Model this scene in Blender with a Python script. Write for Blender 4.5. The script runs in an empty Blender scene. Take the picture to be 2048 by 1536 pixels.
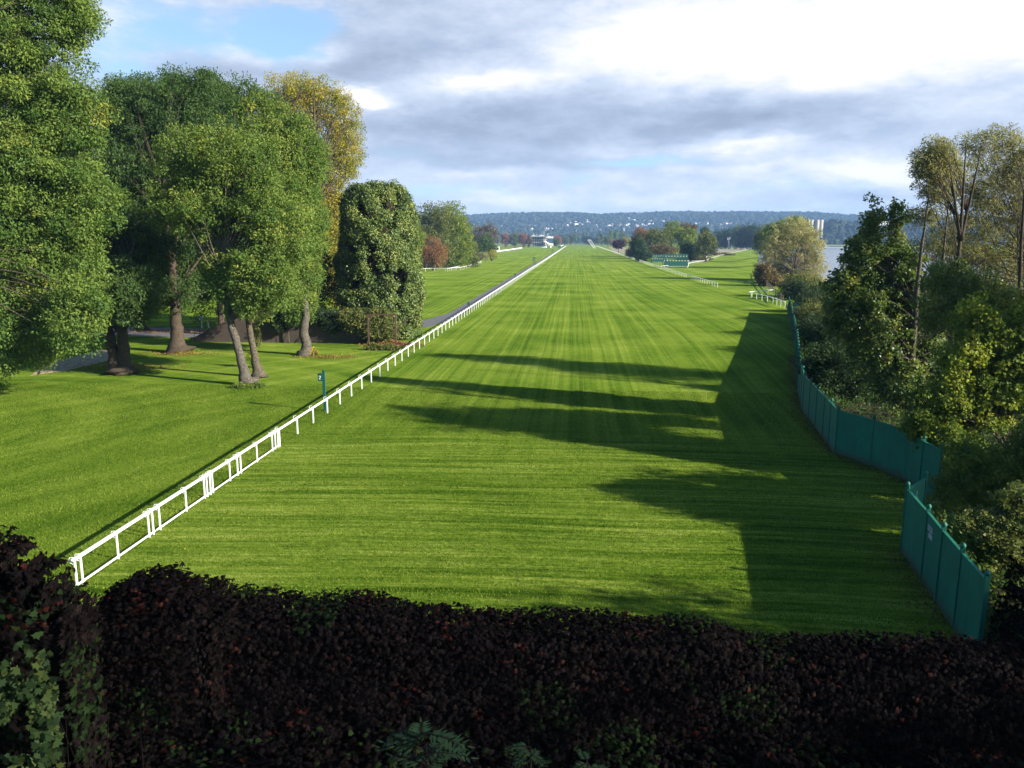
import bpy, math
import numpy as np
from mathutils import Vector, Matrix

# ------------------------------------------------------------------ basics
S = bpy.context.scene
COL = S.collection
R = math.radians
rng = np.random.default_rng(11)
H = 12.0                                   # eye height above the turf, metres
F = 1550.0                                 # focal length of the 2048 px wide photograph
PITCH, YAW = math.atan(288 / F), R(4.57)
FW = np.array([-math.sin(YAW) * math.cos(PITCH), math.cos(YAW) * math.cos(PITCH), -math.sin(PITCH)])
RT = np.array([math.cos(YAW), math.sin(YAW), 0.0])
UP = np.cross(RT, FW)
EYE = np.array([0, 0, H])
SUN_AZ, SUN_EL = R(110), R(22.5)             # clockwise from +Y
EXPO = 1.6

def ray(u, v):
    return FW + RT * (u - 1024) / F + UP * (768 - v) / F
def G(u, v, z=0.0):                        # survey: the point of height z seen at (u, v)
    d = ray(u, v)
    return EYE + d * ((z - H) / d[2])
def W(u, v, D):                            # survey: the point seen at (u, v), D metres away
    return EYE + ray(u, v) * D

# ------------------------------------------------------------------ node helper
class Val:
    def __init__(s, nt, sock): s.nt, s.s = nt, sock
    def _m(s, op, *a, clamp=False):
        n = s.nt.nodes.new('ShaderNodeMath'); n.operation = op; n.use_clamp = clamp
        for i, x in enumerate((s,) + a):
            if isinstance(x, Val): s.nt.links.new(x.s, n.inputs[i])
            else: n.inputs[i].default_value = float(x)
        return Val(s.nt, n.outputs[0])
    def __add__(s, o): return s._m('ADD', o)
    __radd__ = __add__
    def __sub__(s, o): return s._m('SUBTRACT', o)
    def __rsub__(s, o): return (s * -1) + o
    def __mul__(s, o): return s._m('MULTIPLY', o)
    __rmul__ = __mul__
    def __truediv__(s, o): return s._m('DIVIDE', o)
    def f(s, op, *a): return s._m(op, *a)
    def clamp(s): return s._m('ADD', 0.0, clamp=True)
    def step(s, a, b):                     # smoothstep
        n = s.nt.nodes.new('ShaderNodeMapRange'); n.interpolation_type = 'SMOOTHSTEP'
        s.nt.links.new(s.s, n.inputs[0]); n.inputs[1].default_value = a; n.inputs[2].default_value = b
        return Val(s.nt, n.outputs[0])
def combine(nt, x, y, z=0.0):
    n = nt.nodes.new('ShaderNodeCombineXYZ')
    for i, c in enumerate((x, y, z)):
        if isinstance(c, Val): nt.links.new(c.s, n.inputs[i])
        else: n.inputs[i].default_value = c
    return n.outputs[0]
def noise(nt, vec, scale, detail=3, rough=.55, out='Fac'):
    n = nt.nodes.new('ShaderNodeTexNoise'); nt.links.new(vec, n.inputs['Vector'])
    n.inputs['Scale'].default_value = scale; n.inputs['Detail'].default_value = detail; n.inputs['Roughness'].default_value = rough
    return Val(nt, n.outputs['Fac']) if out == 'Fac' else n.outputs['Color']
def ramp(nt, fac, stops):
    n = nt.nodes.new('ShaderNodeValToRGB'); nt.links.new(fac.s, n.inputs[0])
    e = n.color_ramp.elements
    while len(e) < len(stops): e.new(.5)
    for q, (p, c) in zip(e, stops): q.position = p; q.color = (*c, 1)
    return n.outputs[0]
def mixc(nt, fac, a, b, mode='MIX'):
    n = nt.nodes.new('ShaderNodeMix'); n.data_type = 'RGBA'; n.blend_type = mode
    for i, x in ((0, fac), (6, a), (7, b)):
        if isinstance(x, Val): nt.links.new(x.s, n.inputs[i])
        elif isinstance(x, bpy.types.NodeSocket): nt.links.new(x, n.inputs[i])
        elif isinstance(x, tuple): n.inputs[i].default_value = (*x, 1)
        else: n.inputs[i].default_value = x
    return n.outputs[2]
def sep(nt, vec):
    n = nt.nodes.new('ShaderNodeSeparateXYZ'); nt.links.new(vec, n.inputs[0])
    return [Val(nt, o) for o in n.outputs]
def new_mat(name):
    m = bpy.data.materials.new(name); m.use_nodes = True
    nt = m.node_tree; b = nt.nodes['Principled BSDF']
    return m, nt, b
def wpos(nt):
    return nt.nodes.new('ShaderNodeNewGeometry').outputs['Position']
def opos(nt):
    return nt.nodes.new('ShaderNodeTexCoord').outputs['Object']
def bump(nt, b, h, dist, strength=1.0):
    n = nt.nodes.new('ShaderNodeBump'); nt.links.new(h.s, n.inputs['Height'])
    n.inputs['Distance'].default_value = dist; n.inputs['Strength'].default_value = strength
    nt.links.new(n.outputs[0], b.inputs['Normal'])

def plain(name, c, rough=.6, var=.25, scale=6., bumpd=0., spec=.4, metal=0.):
    m, nt, b = new_mat(name)
    n = noise(nt, opos(nt), scale, 5, .6)
    lo = tuple(x * (1 - var) for x in c); hi = tuple(min(1, x * (1 + var)) for x in c)
    nt.links.new(ramp(nt, n, [(.3, lo), (.7, hi)]), b.inputs['Base Color'])
    b.inputs['Roughness'].default_value = rough; b.inputs['Metallic'].default_value = metal
    b.inputs['Specular IOR Level'].default_value = spec
    if bumpd: bump(nt, b, noise(nt, opos(nt), scale * 3, 5, .65), bumpd)
    return m
def leaf_mat(name, stops, trans=.34, rough=.55, spec=.12):
    m, nt, b = new_mat(name)
    a = nt.nodes.new('ShaderNodeAttribute'); a.attribute_name = 'tint'
    c = ramp(nt, Val(nt, a.outputs['Fac']), stops)
    nt.links.new(c, b.inputs['Base Color'])
    b.inputs['Roughness'].default_value = rough; b.inputs['Specular IOR Level'].default_value = spec
    t = nt.nodes.new('ShaderNodeBsdfTranslucent')
    nt.links.new(mixc(nt, 1.0, c, (1.15, 1.1, .55), 'MULTIPLY'), t.inputs[0])
    mx = nt.nodes.new('ShaderNodeMixShader'); mx.inputs[0].default_value = trans
    nt.links.new(b.outputs[0], mx.inputs[1]); nt.links.new(t.outputs[0], mx.inputs[2])
    nt.links.new(mx.outputs[0], nt.nodes['Material Output'].inputs[0])
    return m

# ------------------------------------------------------------------ mesh helper
class MB:
    def __init__(s): s.v, s.f, s.m = [], [], []
    def add(s, v, f, mi=0):
        o = len(s.v); s.v += [tuple(map(float, p)) for p in v]
        s.f += [tuple(o + i for i in q) for q in f]; s.m += [mi] * len(f)
    def box(s, c, size, rz=0., mi=0):
        hx, hy, hz = (q / 2 for q in size); ca, sa = math.cos(rz), math.sin(rz)
        v = [(c[0] + x * ca - y * sa, c[1] + x * sa + y * ca, c[2] + z) for x in (-hx, hx) for y in (-hy, hy) for z in (-hz, hz)]
        s.add(v, [(0, 1, 3, 2), (4, 6, 7, 5), (0, 4, 5, 1), (2, 3, 7, 6), (0, 2, 6, 4), (1, 5, 7, 3)], mi)
    def bar(s, a, b, w, h, mi=0):
        a, b = Vector(a), Vector(b); d = (b - a).normalized()
        x = d.cross(Vector((0, 0, 1)))
        x = x.normalized() if x.length > 1e-4 else Vector((1, 0, 0))
        y = x.cross(d)
        v = [p + x * i * w / 2 + y * j * h / 2 for p in (a, b) for i, j in ((-1, -1), (1, -1), (1, 1), (-1, 1))]
        s.add(v, [(0, 3, 2, 1), (4, 5, 6, 7), (0, 1, 5, 4), (1, 2, 6, 5), (2, 3, 7, 6), (3, 0, 4, 7)], mi)
    def tube(s, pts, rad, n=6, mi=0, caps=True):
        pts = [Vector(p) for p in pts]; o = len(s.v); k = len(pts)
        if not hasattr(rad, '__len__'): rad = [rad] * k
        ref = Vector((.31, .83, .47)); 
        for i, p in enumerate(pts):
            d = (pts[min(i + 1, k - 1)] - pts[max(i - 1, 0)]).normalized()
            x = d.cross(ref)
            if x.length < .05: x = d.cross(Vector((1, 0, 0)))
            x.normalize(); y = d.cross(x)
            for j in range(n):
                a = 2 * math.pi * j / n
                s.v.append(tuple(p + (x * math.cos(a) + y * math.sin(a)) * rad[i]))
        for i in range(k - 1):
            for j in range(n):
                s.f.append((o + i * n + j, o + i * n + (j + 1) % n, o + (i + 1) * n + (j + 1) % n, o + (i + 1) * n + j)); s.m.append(mi)
        if caps:
            s.f.append(tuple(o + j for j in range(n))[::-1]); s.m.append(mi)
            s.f.append(tuple(o + (k - 1) * n + j for j in range(n))); s.m.append(mi)
    def lathe(s, c, prof, n=12, mi=0):
        o = len(s.v); k = len(prof)
        for r, z in prof:
            for j in range(n):
                a = 2 * math.pi * j / n
                s.v.append((c[0] + r * math.cos(a), c[1] + r * math.sin(a), c[2] + z))
        for i in range(k - 1):
            for j in range(n):
                s.f.append((o + i * n + j, o + i * n + (j + 1) % n, o + (i + 1) * n + (j + 1) % n, o + (i + 1) * n + j)); s.m.append(mi)
        s.f.append(tuple(o + j for j in range(n))[::-1]); s.m.append(mi)
        s.f.append(tuple(o + (k - 1) * n + j for j in range(n))); s.m.append(mi)
    def build(s, name, mats, parent=None, smooth=False):
        me = bpy.data.meshes.new(name); me.from_pydata(s.v, [], s.f)
        for m in (mats if isinstance(mats, (list, tuple)) else [mats]): me.materials.append(m)
        if len(me.materials) > 1: me.polygons.foreach_set('material_index', s.m)
        if smooth: me.polygons.foreach_set('use_smooth', [True] * len(s.f))
        me.update()
        return link(name, me, parent)
def link(name, me, parent=None):
    o = bpy.data.objects.new(name, me); COL.objects.link(o)
    if parent is not None: o.parent = parent
    return o
def quads(name, v, tint, mat, parent=None, k=4, mid=None):
    """mesh of separate k-gons; v is (N*k, 3); tint one value per face"""
    n = len(v) // k
    me = bpy.data.meshes.new(name)
    me.vertices.add(n * k); me.vertices.foreach_set('co', np.asarray(v, np.float32).ravel())
    me.loops.add(n * k); me.loops.foreach_set('vertex_index', np.arange(n * k, dtype=np.int32))
    me.polygons.add(n); me.polygons.foreach_set('loop_start', np.arange(0, n * k, k, dtype=np.int32))
    try: me.polygons.foreach_set('loop_total', np.full(n, k, np.int32))
    except Exception: pass
    a = me.attributes.new('tint', 'FLOAT', 'FACE'); a.data.foreach_set('value', np.asarray(tint, np.float32))
    for m in (mat if isinstance(mat, (list, tuple)) else [mat]): me.materials.append(m)
    if mid is not None: me.polygons.foreach_set('material_index', np.asarray(mid, np.int32))
    me.update(calc_edges=True)
    return link(name, me, parent)
def tag(o, label=None, cat=None, group=None, kind=None):
    for k, x in (('label', label), ('category', cat), ('group', group), ('kind', kind)):
        if x: o[k] = x
    return o
def thing(name, label, cat, loc=(0, 0, 0), rz=0., group=None):
    o = bpy.data.objects.new(name, None); COL.objects.link(o)
    o.location = loc; o.rotation_euler.z = rz; o.empty_display_size = .3
    return tag(o, label, cat, group)
def dup(o, loc=None, rz=None, sc=None, label=None, group=None, parent=None):
    c = o.copy(); COL.objects.link(c)
    if parent is not None: c.parent = parent
    if loc is not None: c.location = loc
    if rz is not None: c.rotation_euler.z = rz
    if sc is not None: c.scale = sc
    if label: c['label'] = label
    if group: c['group'] = group
    for ch in o.children: dup(ch, parent=c)
    return c

# ------------------------------------------------------------------ materials
M = {}
M['white'] = plain('white_paint', (.70, .70, .67), .5, .16, 1.6)
M['grey_metal'] = plain('grey_metal', (.35, .36, .38), .5, .15)
M['dark_green'] = plain('dark_green_paint', (.006, .062, .05), .45, .2)
M['fence_green'] = plain('fence_green_paint', (.004, .118, .072), .65, .22, 2.5)
def fence_mat(name, c):
    m, nt, b = new_mat(name); p = opos(nt); x, y, z = sep(nt, p); wp = wpos(nt)
    n = noise(nt, wp, 1.1, 5, .65); streak = noise(nt, combine(nt, x * 6.0, y * 6.0, z * .5), 1.0, 4, .6)
    base = ramp(nt, (n * .6 + streak * .4), [(.3, tuple(q * .72 for q in c)), (.7, tuple(q * 1.25 for q in c))])
    mud = (noise(nt, wp, 5, 4, .7) * .55 - z * 1.0 + .32).step(.1, .55)
    nt.links.new(mixc(nt, mud * .75, base, (.045, .038, .02)), b.inputs['Base Color'])
    b.inputs['Roughness'].default_value = .65; b.inputs['Specular IOR Level'].default_value = .3
    j = ((x * 4.2).f('FRACT') - .5).f('ABSOLUTE').step(.47, .5)
    bump(nt, b, j * -1 + noise(nt, wp, 7, 3) * .25, .02, .8)
    return m
M['fence_green'] = fence_mat('fence_green_paint', (.004, .118, .072))
M['fence_post'] = plain('fence_post_paint', (.0035, .100, .060), .65, .2, 4)
M['asphalt'] = plain('asphalt', (.10, .097, .10), .85, .25, 1.2, .01, .2)
M['rust'] = plain('rusty_steel', (.07, .035, .025), .8, .4, 9)
M['bark'] = plain('bark', (.09, .075, .055), .9, .6, 7, .09, .05)
M['bark_dark'] = plain('dark_bark', (.055, .042, .03), .9, .4, 5, .05, .1)
M['bark_pale'] = plain('pale_bark', (.09, .078, .062), .9, .6, 7, .08, .05)
M['concrete'] = plain('pale_concrete', (.27, .235, .185), .8, .14, .2)
M['stone'] = plain('grey_stone', (.3, .28, .25), .85, .3, 2)
M['dull_white'] = plain('weathered_white', (.34, .36, .36), .6, .15, 2)
M['glass'] = plain('dark_glass', (.02, .025, .03), .15, .2, 1, 0, .6)
M['hill_render'] = plain('pale_house_render', (.55, .54, .52), .8, .15, .3)
M['tile'] = plain('red_roof_tile', (.20, .10, .075), .8, .25, .5)
M['slate'] = plain('grey_roof_slate', (.13, .13, .15), .7, .2, .5)
M['cream'] = plain('cream_render', (.62, .58, .5), .8, .1, .5)
M['thicket'] = plain('shaded_twigs', (.006, .0045, .004), .95, .4, 4, 0, .05)  # near black: the shade between the leaves is put into the colour
M['soil'] = plain('dark_soil', (.022, .017, .012), .95, .4, 2, .04, .1)
M['water_hull'] = plain('white_hull', (.7, .7, .7), .4, .05)
M['yellow'] = plain('pale_awning', (.75, .68, .5), .7, .1)
M['wood'] = plain('weathered_wood', (.10, .075, .05), .85, .35, 6)
M['orange_leaf_litter'] = plain('leaf_litter', (.26, .12, .045), .9, .5, 9, .03, .1)

G_ = {}
G_['ash'] = leaf_mat('ash_leaves', [(0, (.046, .094, .020)), (.5, (.105, .165, .030)), (.85, (.175, .22, .042)), (1, (.28, .27, .045))], .42)
G_['ash_dark'] = leaf_mat('dark_ash_leaves', [(0, (.026, .062, .018)), (.6, (.062, .108, .027)), (1, (.12, .16, .036))], .42)
G_['yellow'] = leaf_mat('yellow_leaves', [(0, (.09, .125, .02)), (.4, (.20, .205, .028)), (.8, (.34, .285, .032)), (1, (.42, .29, .05))])
G_['ivy'] = leaf_mat('ivy_leaves', [(0, (.024, .048, .010)), (.55, (.085, .125, .026)), (1, (.19, .21, .05))], .12, .5, .25)
G_['olive'] = leaf_mat('olive_leaves', [(0, (.050, .078, .022)), (.5, (.11, .132, .035)), (1, (.21, .20, .05))])
G_['ygreen'] = leaf_mat('yellow_green_leaves', [(0, (.060, .105, .020)), (.5, (.145, .20, .032)), (1, (.29, .31, .04))], .46)
G_['orange'] = leaf_mat('orange_leaves', [(0, (.10, .05, .025)), (.5, (.21, .10, .045)), (1, (.30, .17, .05))])
G_['rustred'] = leaf_mat('russet_leaves', [(0, (.14, .065, .04)), (.5, (.24, .115, .07)), (1, (.32, .17, .09))])
G_['purple'] = leaf_mat('purple_leaves', [(0, (.02, .008, .012)), (1, (.07, .02, .03))])
G_['dark'] = leaf_mat('dark_leaves', [(0, (.014, .032, .012)), (.6, (.032, .060, .019)), (1, (.07, .10, .028))])
G_['willow'] = leaf_mat('silvery_willow_leaves', [(0, (.11, .125, .05)), (.5, (.23, .225, .095)), (1, (.42, .38, .21))], .45)
G_['brown'] = leaf_mat('brown_leaves', [(0, (.06, .045, .022)), (.5, (.11, .085, .035)), (1, (.20, .15, .06))])
G_['poplar'] = leaf_mat('poplar_leaves', [(0, (.040, .074, .022)), (.5, (.100, .155, .038)), (.85, (.19, .225, .055)), (1, (.32, .30, .06))], .46, .4, .3)
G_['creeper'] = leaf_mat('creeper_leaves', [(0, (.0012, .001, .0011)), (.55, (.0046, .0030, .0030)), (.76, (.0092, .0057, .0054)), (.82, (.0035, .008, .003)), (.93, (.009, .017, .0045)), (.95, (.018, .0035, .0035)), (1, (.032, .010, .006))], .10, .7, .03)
G_['green_creeper'] = leaf_mat('green_creeper_leaves', [(0, (.006, .014, .006)), (.6, (.016, .030, .009)), (1, (.038, .048, .012))], .2, .6, .08)
G_['dim_green'] = leaf_mat('dim_green_leaves', [(0, (.006, .016, .008)), (.6, (.013, .030, .013)), (1, (.03, .045, .014))], .2, .6, .08)
G_['wood'] = leaf_mat('far_wood_canopy', [(0, (.010, .018, .009)), (.6, (.022, .034, .015)), (1, (.045, .05, .02))], 0.0, .9)

# ------------------------------------------------------------------ trees
def unit(a): return a / (np.linalg.norm(a, axis=-1, keepdims=True) + 1e-9)
def leaf_quads(r, pos, out, size, aspect=.45, droop=.3, spread=.8):
    n = len(pos)
    ax = unit(out * .35 + r.normal(size=(n, 3)) * spread * .8 + np.array([0, 0, -droop]))
    nm = unit(out * 1.0 + r.normal(size=(n, 3)) * .5 + np.array([0, 0, .45]))
    sd = unit(np.cross(ax, nm))
    L = size * r.uniform(.55, 1.35, (n, 1)); Wd = L * aspect
    v = np.empty((n, 4, 3))
    v[:, 0] = pos; v[:, 1] = pos + ax * L * .45 + sd * Wd * .5
    v[:, 2] = pos + ax * L; v[:, 3] = pos + ax * L * .45 - sd * Wd * .5
    return v.reshape(-1, 3)
def clump_leaves(r, C, Rd, n, size, tintc, aspect=.45, droop=.3, jit=.5, core=.25):
    """C (K,3) clump centres, Rd (K,3) radii, n leaves in all: leaves set along twigs that fan out of each clump"""
    K = len(C); wgt = (Rd.prod(1)) ** (2 / 3); wgt = wgt / wgt.sum()
    T = 10                                              # lobes per clump: leaves thicken along them
    td = unit(r.normal(size=(K, T, 3)) + np.array([0, 0, .2]))
    ci = r.choice(K, n, p=wgt); ti = r.integers(0, T, n)
    free = r.random((n, 1)) < .35
    d = unit(np.where(free, r.normal(size=(n, 3)), td[ci, ti] + r.normal(size=(n, 3)) * .34))
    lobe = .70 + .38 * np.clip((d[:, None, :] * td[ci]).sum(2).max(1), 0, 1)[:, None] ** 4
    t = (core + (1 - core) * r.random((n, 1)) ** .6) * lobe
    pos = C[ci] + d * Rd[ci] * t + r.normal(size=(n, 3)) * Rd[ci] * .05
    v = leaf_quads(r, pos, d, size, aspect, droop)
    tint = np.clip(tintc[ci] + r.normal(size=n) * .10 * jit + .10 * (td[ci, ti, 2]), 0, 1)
    return v, tint
def blob_clumps(r, blobs, cr, dens):
    C, Rd = [], []
    for (c, rad, k) in blobs:
        c, rad = np.array(c), np.array(rad)
        area = (rad[0] * rad[1] * rad[2]) ** (2 / 3) * 12.57
        n = max(3, int(.62 * k * dens * area / (cr * cr)))
        d = unit(r.normal(size=(n, 3)))
        q = .15 + .68 * r.random((n, 1)) ** .6
        C.append(c + d * rad * q); Rd.append(np.full((n, 3), cr) * np.exp(r.normal(-.05, .30, (n, 1))) * np.array([1, 1, .85]))
        m = int(n * 2.6)                               # smaller tufts that break the outline
        d = unit(r.normal(size=(m, 3)) + np.array([0, 0, .12]))
        q = .74 + .40 * r.random((m, 1)) ** 1.25
        C.append(c + d * rad * q); Rd.append(np.full((m, 3), cr * .46) * np.exp(r.normal(0, .38, (m, 1))) * np.array([1, 1, .8]))
    return np.concatenate(C), np.concatenate(Rd)
def limbs(r, mb, trunk, trad, C, frac=.6, lr=.25, n=5, sag=.15):
    tz = np.array([p[2] for p in trunk]); tp = np.array(trunk)
    for c in C[r.random(len(C)) < frac * .42]:
        z0 = min(max(c[2] * r.uniform(.45, .8), tz[0] + (tz[-1] - tz[0]) * .3), tz[-1])
        p0 = np.array([np.interp(z0, tz, tp[:, i]) for i in range(3)])
        r0 = float(np.interp(z0, tz, trad)) * lr * r.uniform(.6, 1.2)
        L = np.linalg.norm(c - p0); pts = []
        k1 = p0 + (c - p0) * .4 + np.array([0, 0, L * sag]) + r.normal(size=3) * L * .06
        for t in np.linspace(0, 1, 6):
            pts.append(p0 * (1 - t) ** 2 + 2 * k1 * t * (1 - t) + c * t * t)
        mb.tube(pts, [r0 * (1 - t) + .014 for t in np.linspace(0, 1, 6)], n, caps=False)
def trunk_tube(r, mb, pts, rad, n=14, flare=2.3):
    P, Q = [], []
    for i in range(len(pts) - 1):
        for t in np.linspace(0, 1, 6, endpoint=False):
            P.append(np.array(pts[i]) * (1 - t) + np.array(pts[i + 1]) * t); Q.append(rad[i] * (1 - t) + rad[i + 1] * t)
    P.append(np.array(pts[-1])); Q.append(rad[-1])
    z0 = P[0][2]
    Q = [q * (1 + (flare - 1) * math.exp(-(p[2] - z0) / .45)) * r.uniform(.93, 1.07) for p, q in zip(P, Q)]
    P = [p + np.array([*r.normal(size=2) * q * .08, 0]) for p, q in zip(P, Q)]
    mb.tube(P, Q, n, caps=True)
    return P, Q
def make_tree(name, label, base, trunks, blobs, leaf, nleaf, size, cr=1.0, dens=1.0, bark='bark', group=None, aspect=.45, droop=.3,
              tint=(.45, .16), limb=.5, lr=.3, core=.42, seed=0, cat='tree', jit=1.0, sag=.15):
    """trunks: list of (points, radii) in world space; blobs: list of (centre, radii, density)"""
    r = np.random.default_rng(100 + seed)
    base = np.array(base, float)
    t = thing(name, label, cat, base, 0, group)
    C, Rd = blob_clumps(r, [(np.array(c) - base, q, k) for c, q, k in blobs], cr, dens)
    mb = MB(); first = None
    for pts, rad in trunks:
        P, Q = trunk_tube(r, mb, [np.array(p) - base for p in pts], rad)
        first = first or []; first.append((P, Q))
    for i, (P, Q) in enumerate(first):
        sel = C[i::len(first)]
        limbs(r, mb, P, Q, sel, limb, lr, sag=sag)
    mb.build('trunk', M[bark], t, True)
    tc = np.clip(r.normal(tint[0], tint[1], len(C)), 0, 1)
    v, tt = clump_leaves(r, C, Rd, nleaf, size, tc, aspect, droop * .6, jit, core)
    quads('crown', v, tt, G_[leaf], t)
    return t
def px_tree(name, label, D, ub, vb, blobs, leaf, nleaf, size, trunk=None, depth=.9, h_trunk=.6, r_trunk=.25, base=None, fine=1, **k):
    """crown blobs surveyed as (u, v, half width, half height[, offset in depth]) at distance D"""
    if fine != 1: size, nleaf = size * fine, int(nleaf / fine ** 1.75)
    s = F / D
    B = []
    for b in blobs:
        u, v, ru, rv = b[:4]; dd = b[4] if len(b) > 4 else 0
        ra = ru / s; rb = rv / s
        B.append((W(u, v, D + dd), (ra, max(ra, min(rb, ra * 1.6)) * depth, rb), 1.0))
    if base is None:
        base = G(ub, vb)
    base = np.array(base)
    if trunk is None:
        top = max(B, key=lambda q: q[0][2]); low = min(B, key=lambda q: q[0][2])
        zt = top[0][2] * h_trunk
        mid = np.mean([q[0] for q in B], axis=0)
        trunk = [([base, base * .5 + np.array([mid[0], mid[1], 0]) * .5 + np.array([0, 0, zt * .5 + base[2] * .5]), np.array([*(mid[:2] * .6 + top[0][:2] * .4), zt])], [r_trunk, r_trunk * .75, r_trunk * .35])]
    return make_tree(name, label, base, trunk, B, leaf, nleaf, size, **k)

# ------------------------------------------------------------------ camera, sun, sky
cam = bpy.data.cameras.new('camera'); co = bpy.data.objects.new('camera', cam); COL.objects.link(co)
cam.lens = 36 * F / 2048; cam.sensor_width = 36; cam.clip_end = 30000; cam.clip_start = .1
rot = Matrix((RT, UP, -FW)).transposed()
co.matrix_world = Matrix.Translation(EYE) @ rot.to_4x4()
S.camera = co
sun = bpy.data.lights.new('sun', 'SUN'); so = bpy.data.objects.new('sun', sun); COL.objects.link(so)
sun.energy = 5.0; sun.angle = R(.5); sun.color = (1, .93, .80)
sd = Vector((math.sin(SUN_AZ) * math.cos(SUN_EL), math.cos(SUN_AZ) * math.cos(SUN_EL), math.sin(SUN_EL)))
so.rotation_euler = sd.to_track_quat('Z', 'Y').to_euler(); so.location = (60, -20, 60)
vs = S.view_settings; vs.view_transform = 'Standard'; vs.look = 'None'; vs.exposure = EXPO; vs.gamma = 1; vs.use_curve_mapping = False
S.cycles.use_denoising = True
S.cycles.max_bounces = 6; S.cycles.diffuse_bounces = 3; S.cycles.transmission_bounces = 3; S.cycles.volume_bounces = 0
S.cycles.transparent_max_bounces = 4
S.cycles.sample_clamp_indirect = 3

world = bpy.data.worlds.new('World'); S.world = world; world.use_nodes = True
nt = world.node_tree; bg = nt.nodes['Background']; SKY_STRENGTH = .07
bg.inputs[1].default_value = SKY_STRENGTH
sky = nt.nodes.new('ShaderNodeTexSky'); sky.sky_type = 'NISHITA'; sky.sun_disc = False
sky.sun_elevation = SUN_EL; sky.sun_rotation = SUN_AZ; sky.air_density = 1.0; sky.dust_density = .6; sky.ozone_density = 2.0
dirv = nt.nodes.new('ShaderNodeTexCoord').outputs['Generated']
dx, dy, dz = sep(nt, dirv)
DEG = 180 / math.pi
az = dx.f('ARCTAN2', dy) * DEG; el = dz.f('MINIMUM', 1).f('MAXIMUM', -1).f('ARCSINE') * DEG
cv = combine(nt, az * .085, el * .24, 0.0)
wx, wy, wz = sep(nt, noise(nt, cv, 1.0, 5, .62, 'Color'))
az2 = az + (wx - .5) * 9.0; el2 = el + (wy - .5) * 4.2
def azel(u, v):
    d = ray(u, v); d = d / np.linalg.norm(d)
    return math.atan2(d[0], d[1]) * DEG, math.asin(d[2]) * DEG
def blobs(lst, scale_u=1.0):
    tot = None
    for u, v, su, sv, w in lst:
        a, e = azel(u, v); ka = F / 57.3 / su; ke = F / 57.3 / sv
        x = (az2 - a) * ka; y = (el2 - e) * ke
        g = ((x * x + y * y) * -1).f('EXPONENT') * w
        tot = g if tot is None else tot + g
    return tot
bright = blobs([(1750, 60, 430, 105, .62), (1300, 90, 260, 50, .38), (980, 165, 130, 30, .6), (1470, 290, 90, 18, .5), (740, 185, 60, 14, .8), (1760, 345, 110, 28, .5),
                (470, 75, 90, 30, .5), (640, 100, 70, 26, .45), (200, 60, 90, 60, .3), (1000, 402, 70, 14, .3), (940, 352, 60, 12, .25), (1350, 395, 200, 18, .2),
                (1250, 235, 420, 40, -.24), (850, 60, 240, 60, -.22), (880, 260, 220, 45, -.28), (1560, 215, 250, 32, -.30), (720, 130, 90, 40, -.30),
                (1000, 325, 260, 22, -.30), (1330, 270, 300, 22, -.16), (1700, 395, 130, 16, -.28), (420, 120, 160, 40, -.22), (1450, 345, 160, 12, .15)])
gaps = blobs([(330, 30, 130, 50, .5), (560, 80, 70, 40, .75), (240, 130, 80, 60, .38), (620, 30, 90, 40, .5), (1290, 322, 110, 14, .65), (1180, 362, 90, 10, .4),
              (1560, 380, 130, 14, .3), (880, 385, 100, 10, .3), (960, 395, 120, 12, .2), (700, 330, 90, 20, .15)])
fb = noise(nt, combine(nt, az * .05, el * .21, 3.3), 1.0, 7, .62)
fb2 = noise(nt, combine(nt, az * .16, el * .42, 9.1), 1.0, 6, .6)
fb3 = noise(nt, combine(nt, az * .42, el * 1.05, 5.7), 1.0, 6, .62)
front = el.step(34, 15) * az.f('ABSOLUTE').step(75, 42)
br = (bright * front + .52 + (fb - .5) * .75 + (fb2 - .5) * .62 + (fb3 - .5) * .55).clamp()
cov = ((gaps * -1.25 + 1.02) + (fb2 - .5) * 1.1 + (fb3 - .5) * .7).step(.22, .92) * front
kk = 1 / (2 ** EXPO * SKY_STRENGTH)
ccol = ramp(nt, br, [(0, tuple(kk * x for x in (.34, .415, .55))), (.35, tuple(kk * x for x in (.51, .605, .78))), (.62, tuple(kk * x for x in (.71, .80, .96))), (1, tuple(kk * x for x in (1.12, 1.10, 1.06)))])
bluesky = mixc(nt, 1.0, sky.outputs[0], (.66, .86, 1.0), 'MULTIPLY')
hz = el.step(5.5, 0.2)
out = mixc(nt, cov, mixc(nt, front * .35, bluesky, tuple(kk * x for x in (.62, .80, 1.0))), ccol)
out = mixc(nt, hz * .28, out, tuple(kk * x for x in (.56, .66, .88)))
nt.links.new(out, bg.inputs[0])

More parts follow.
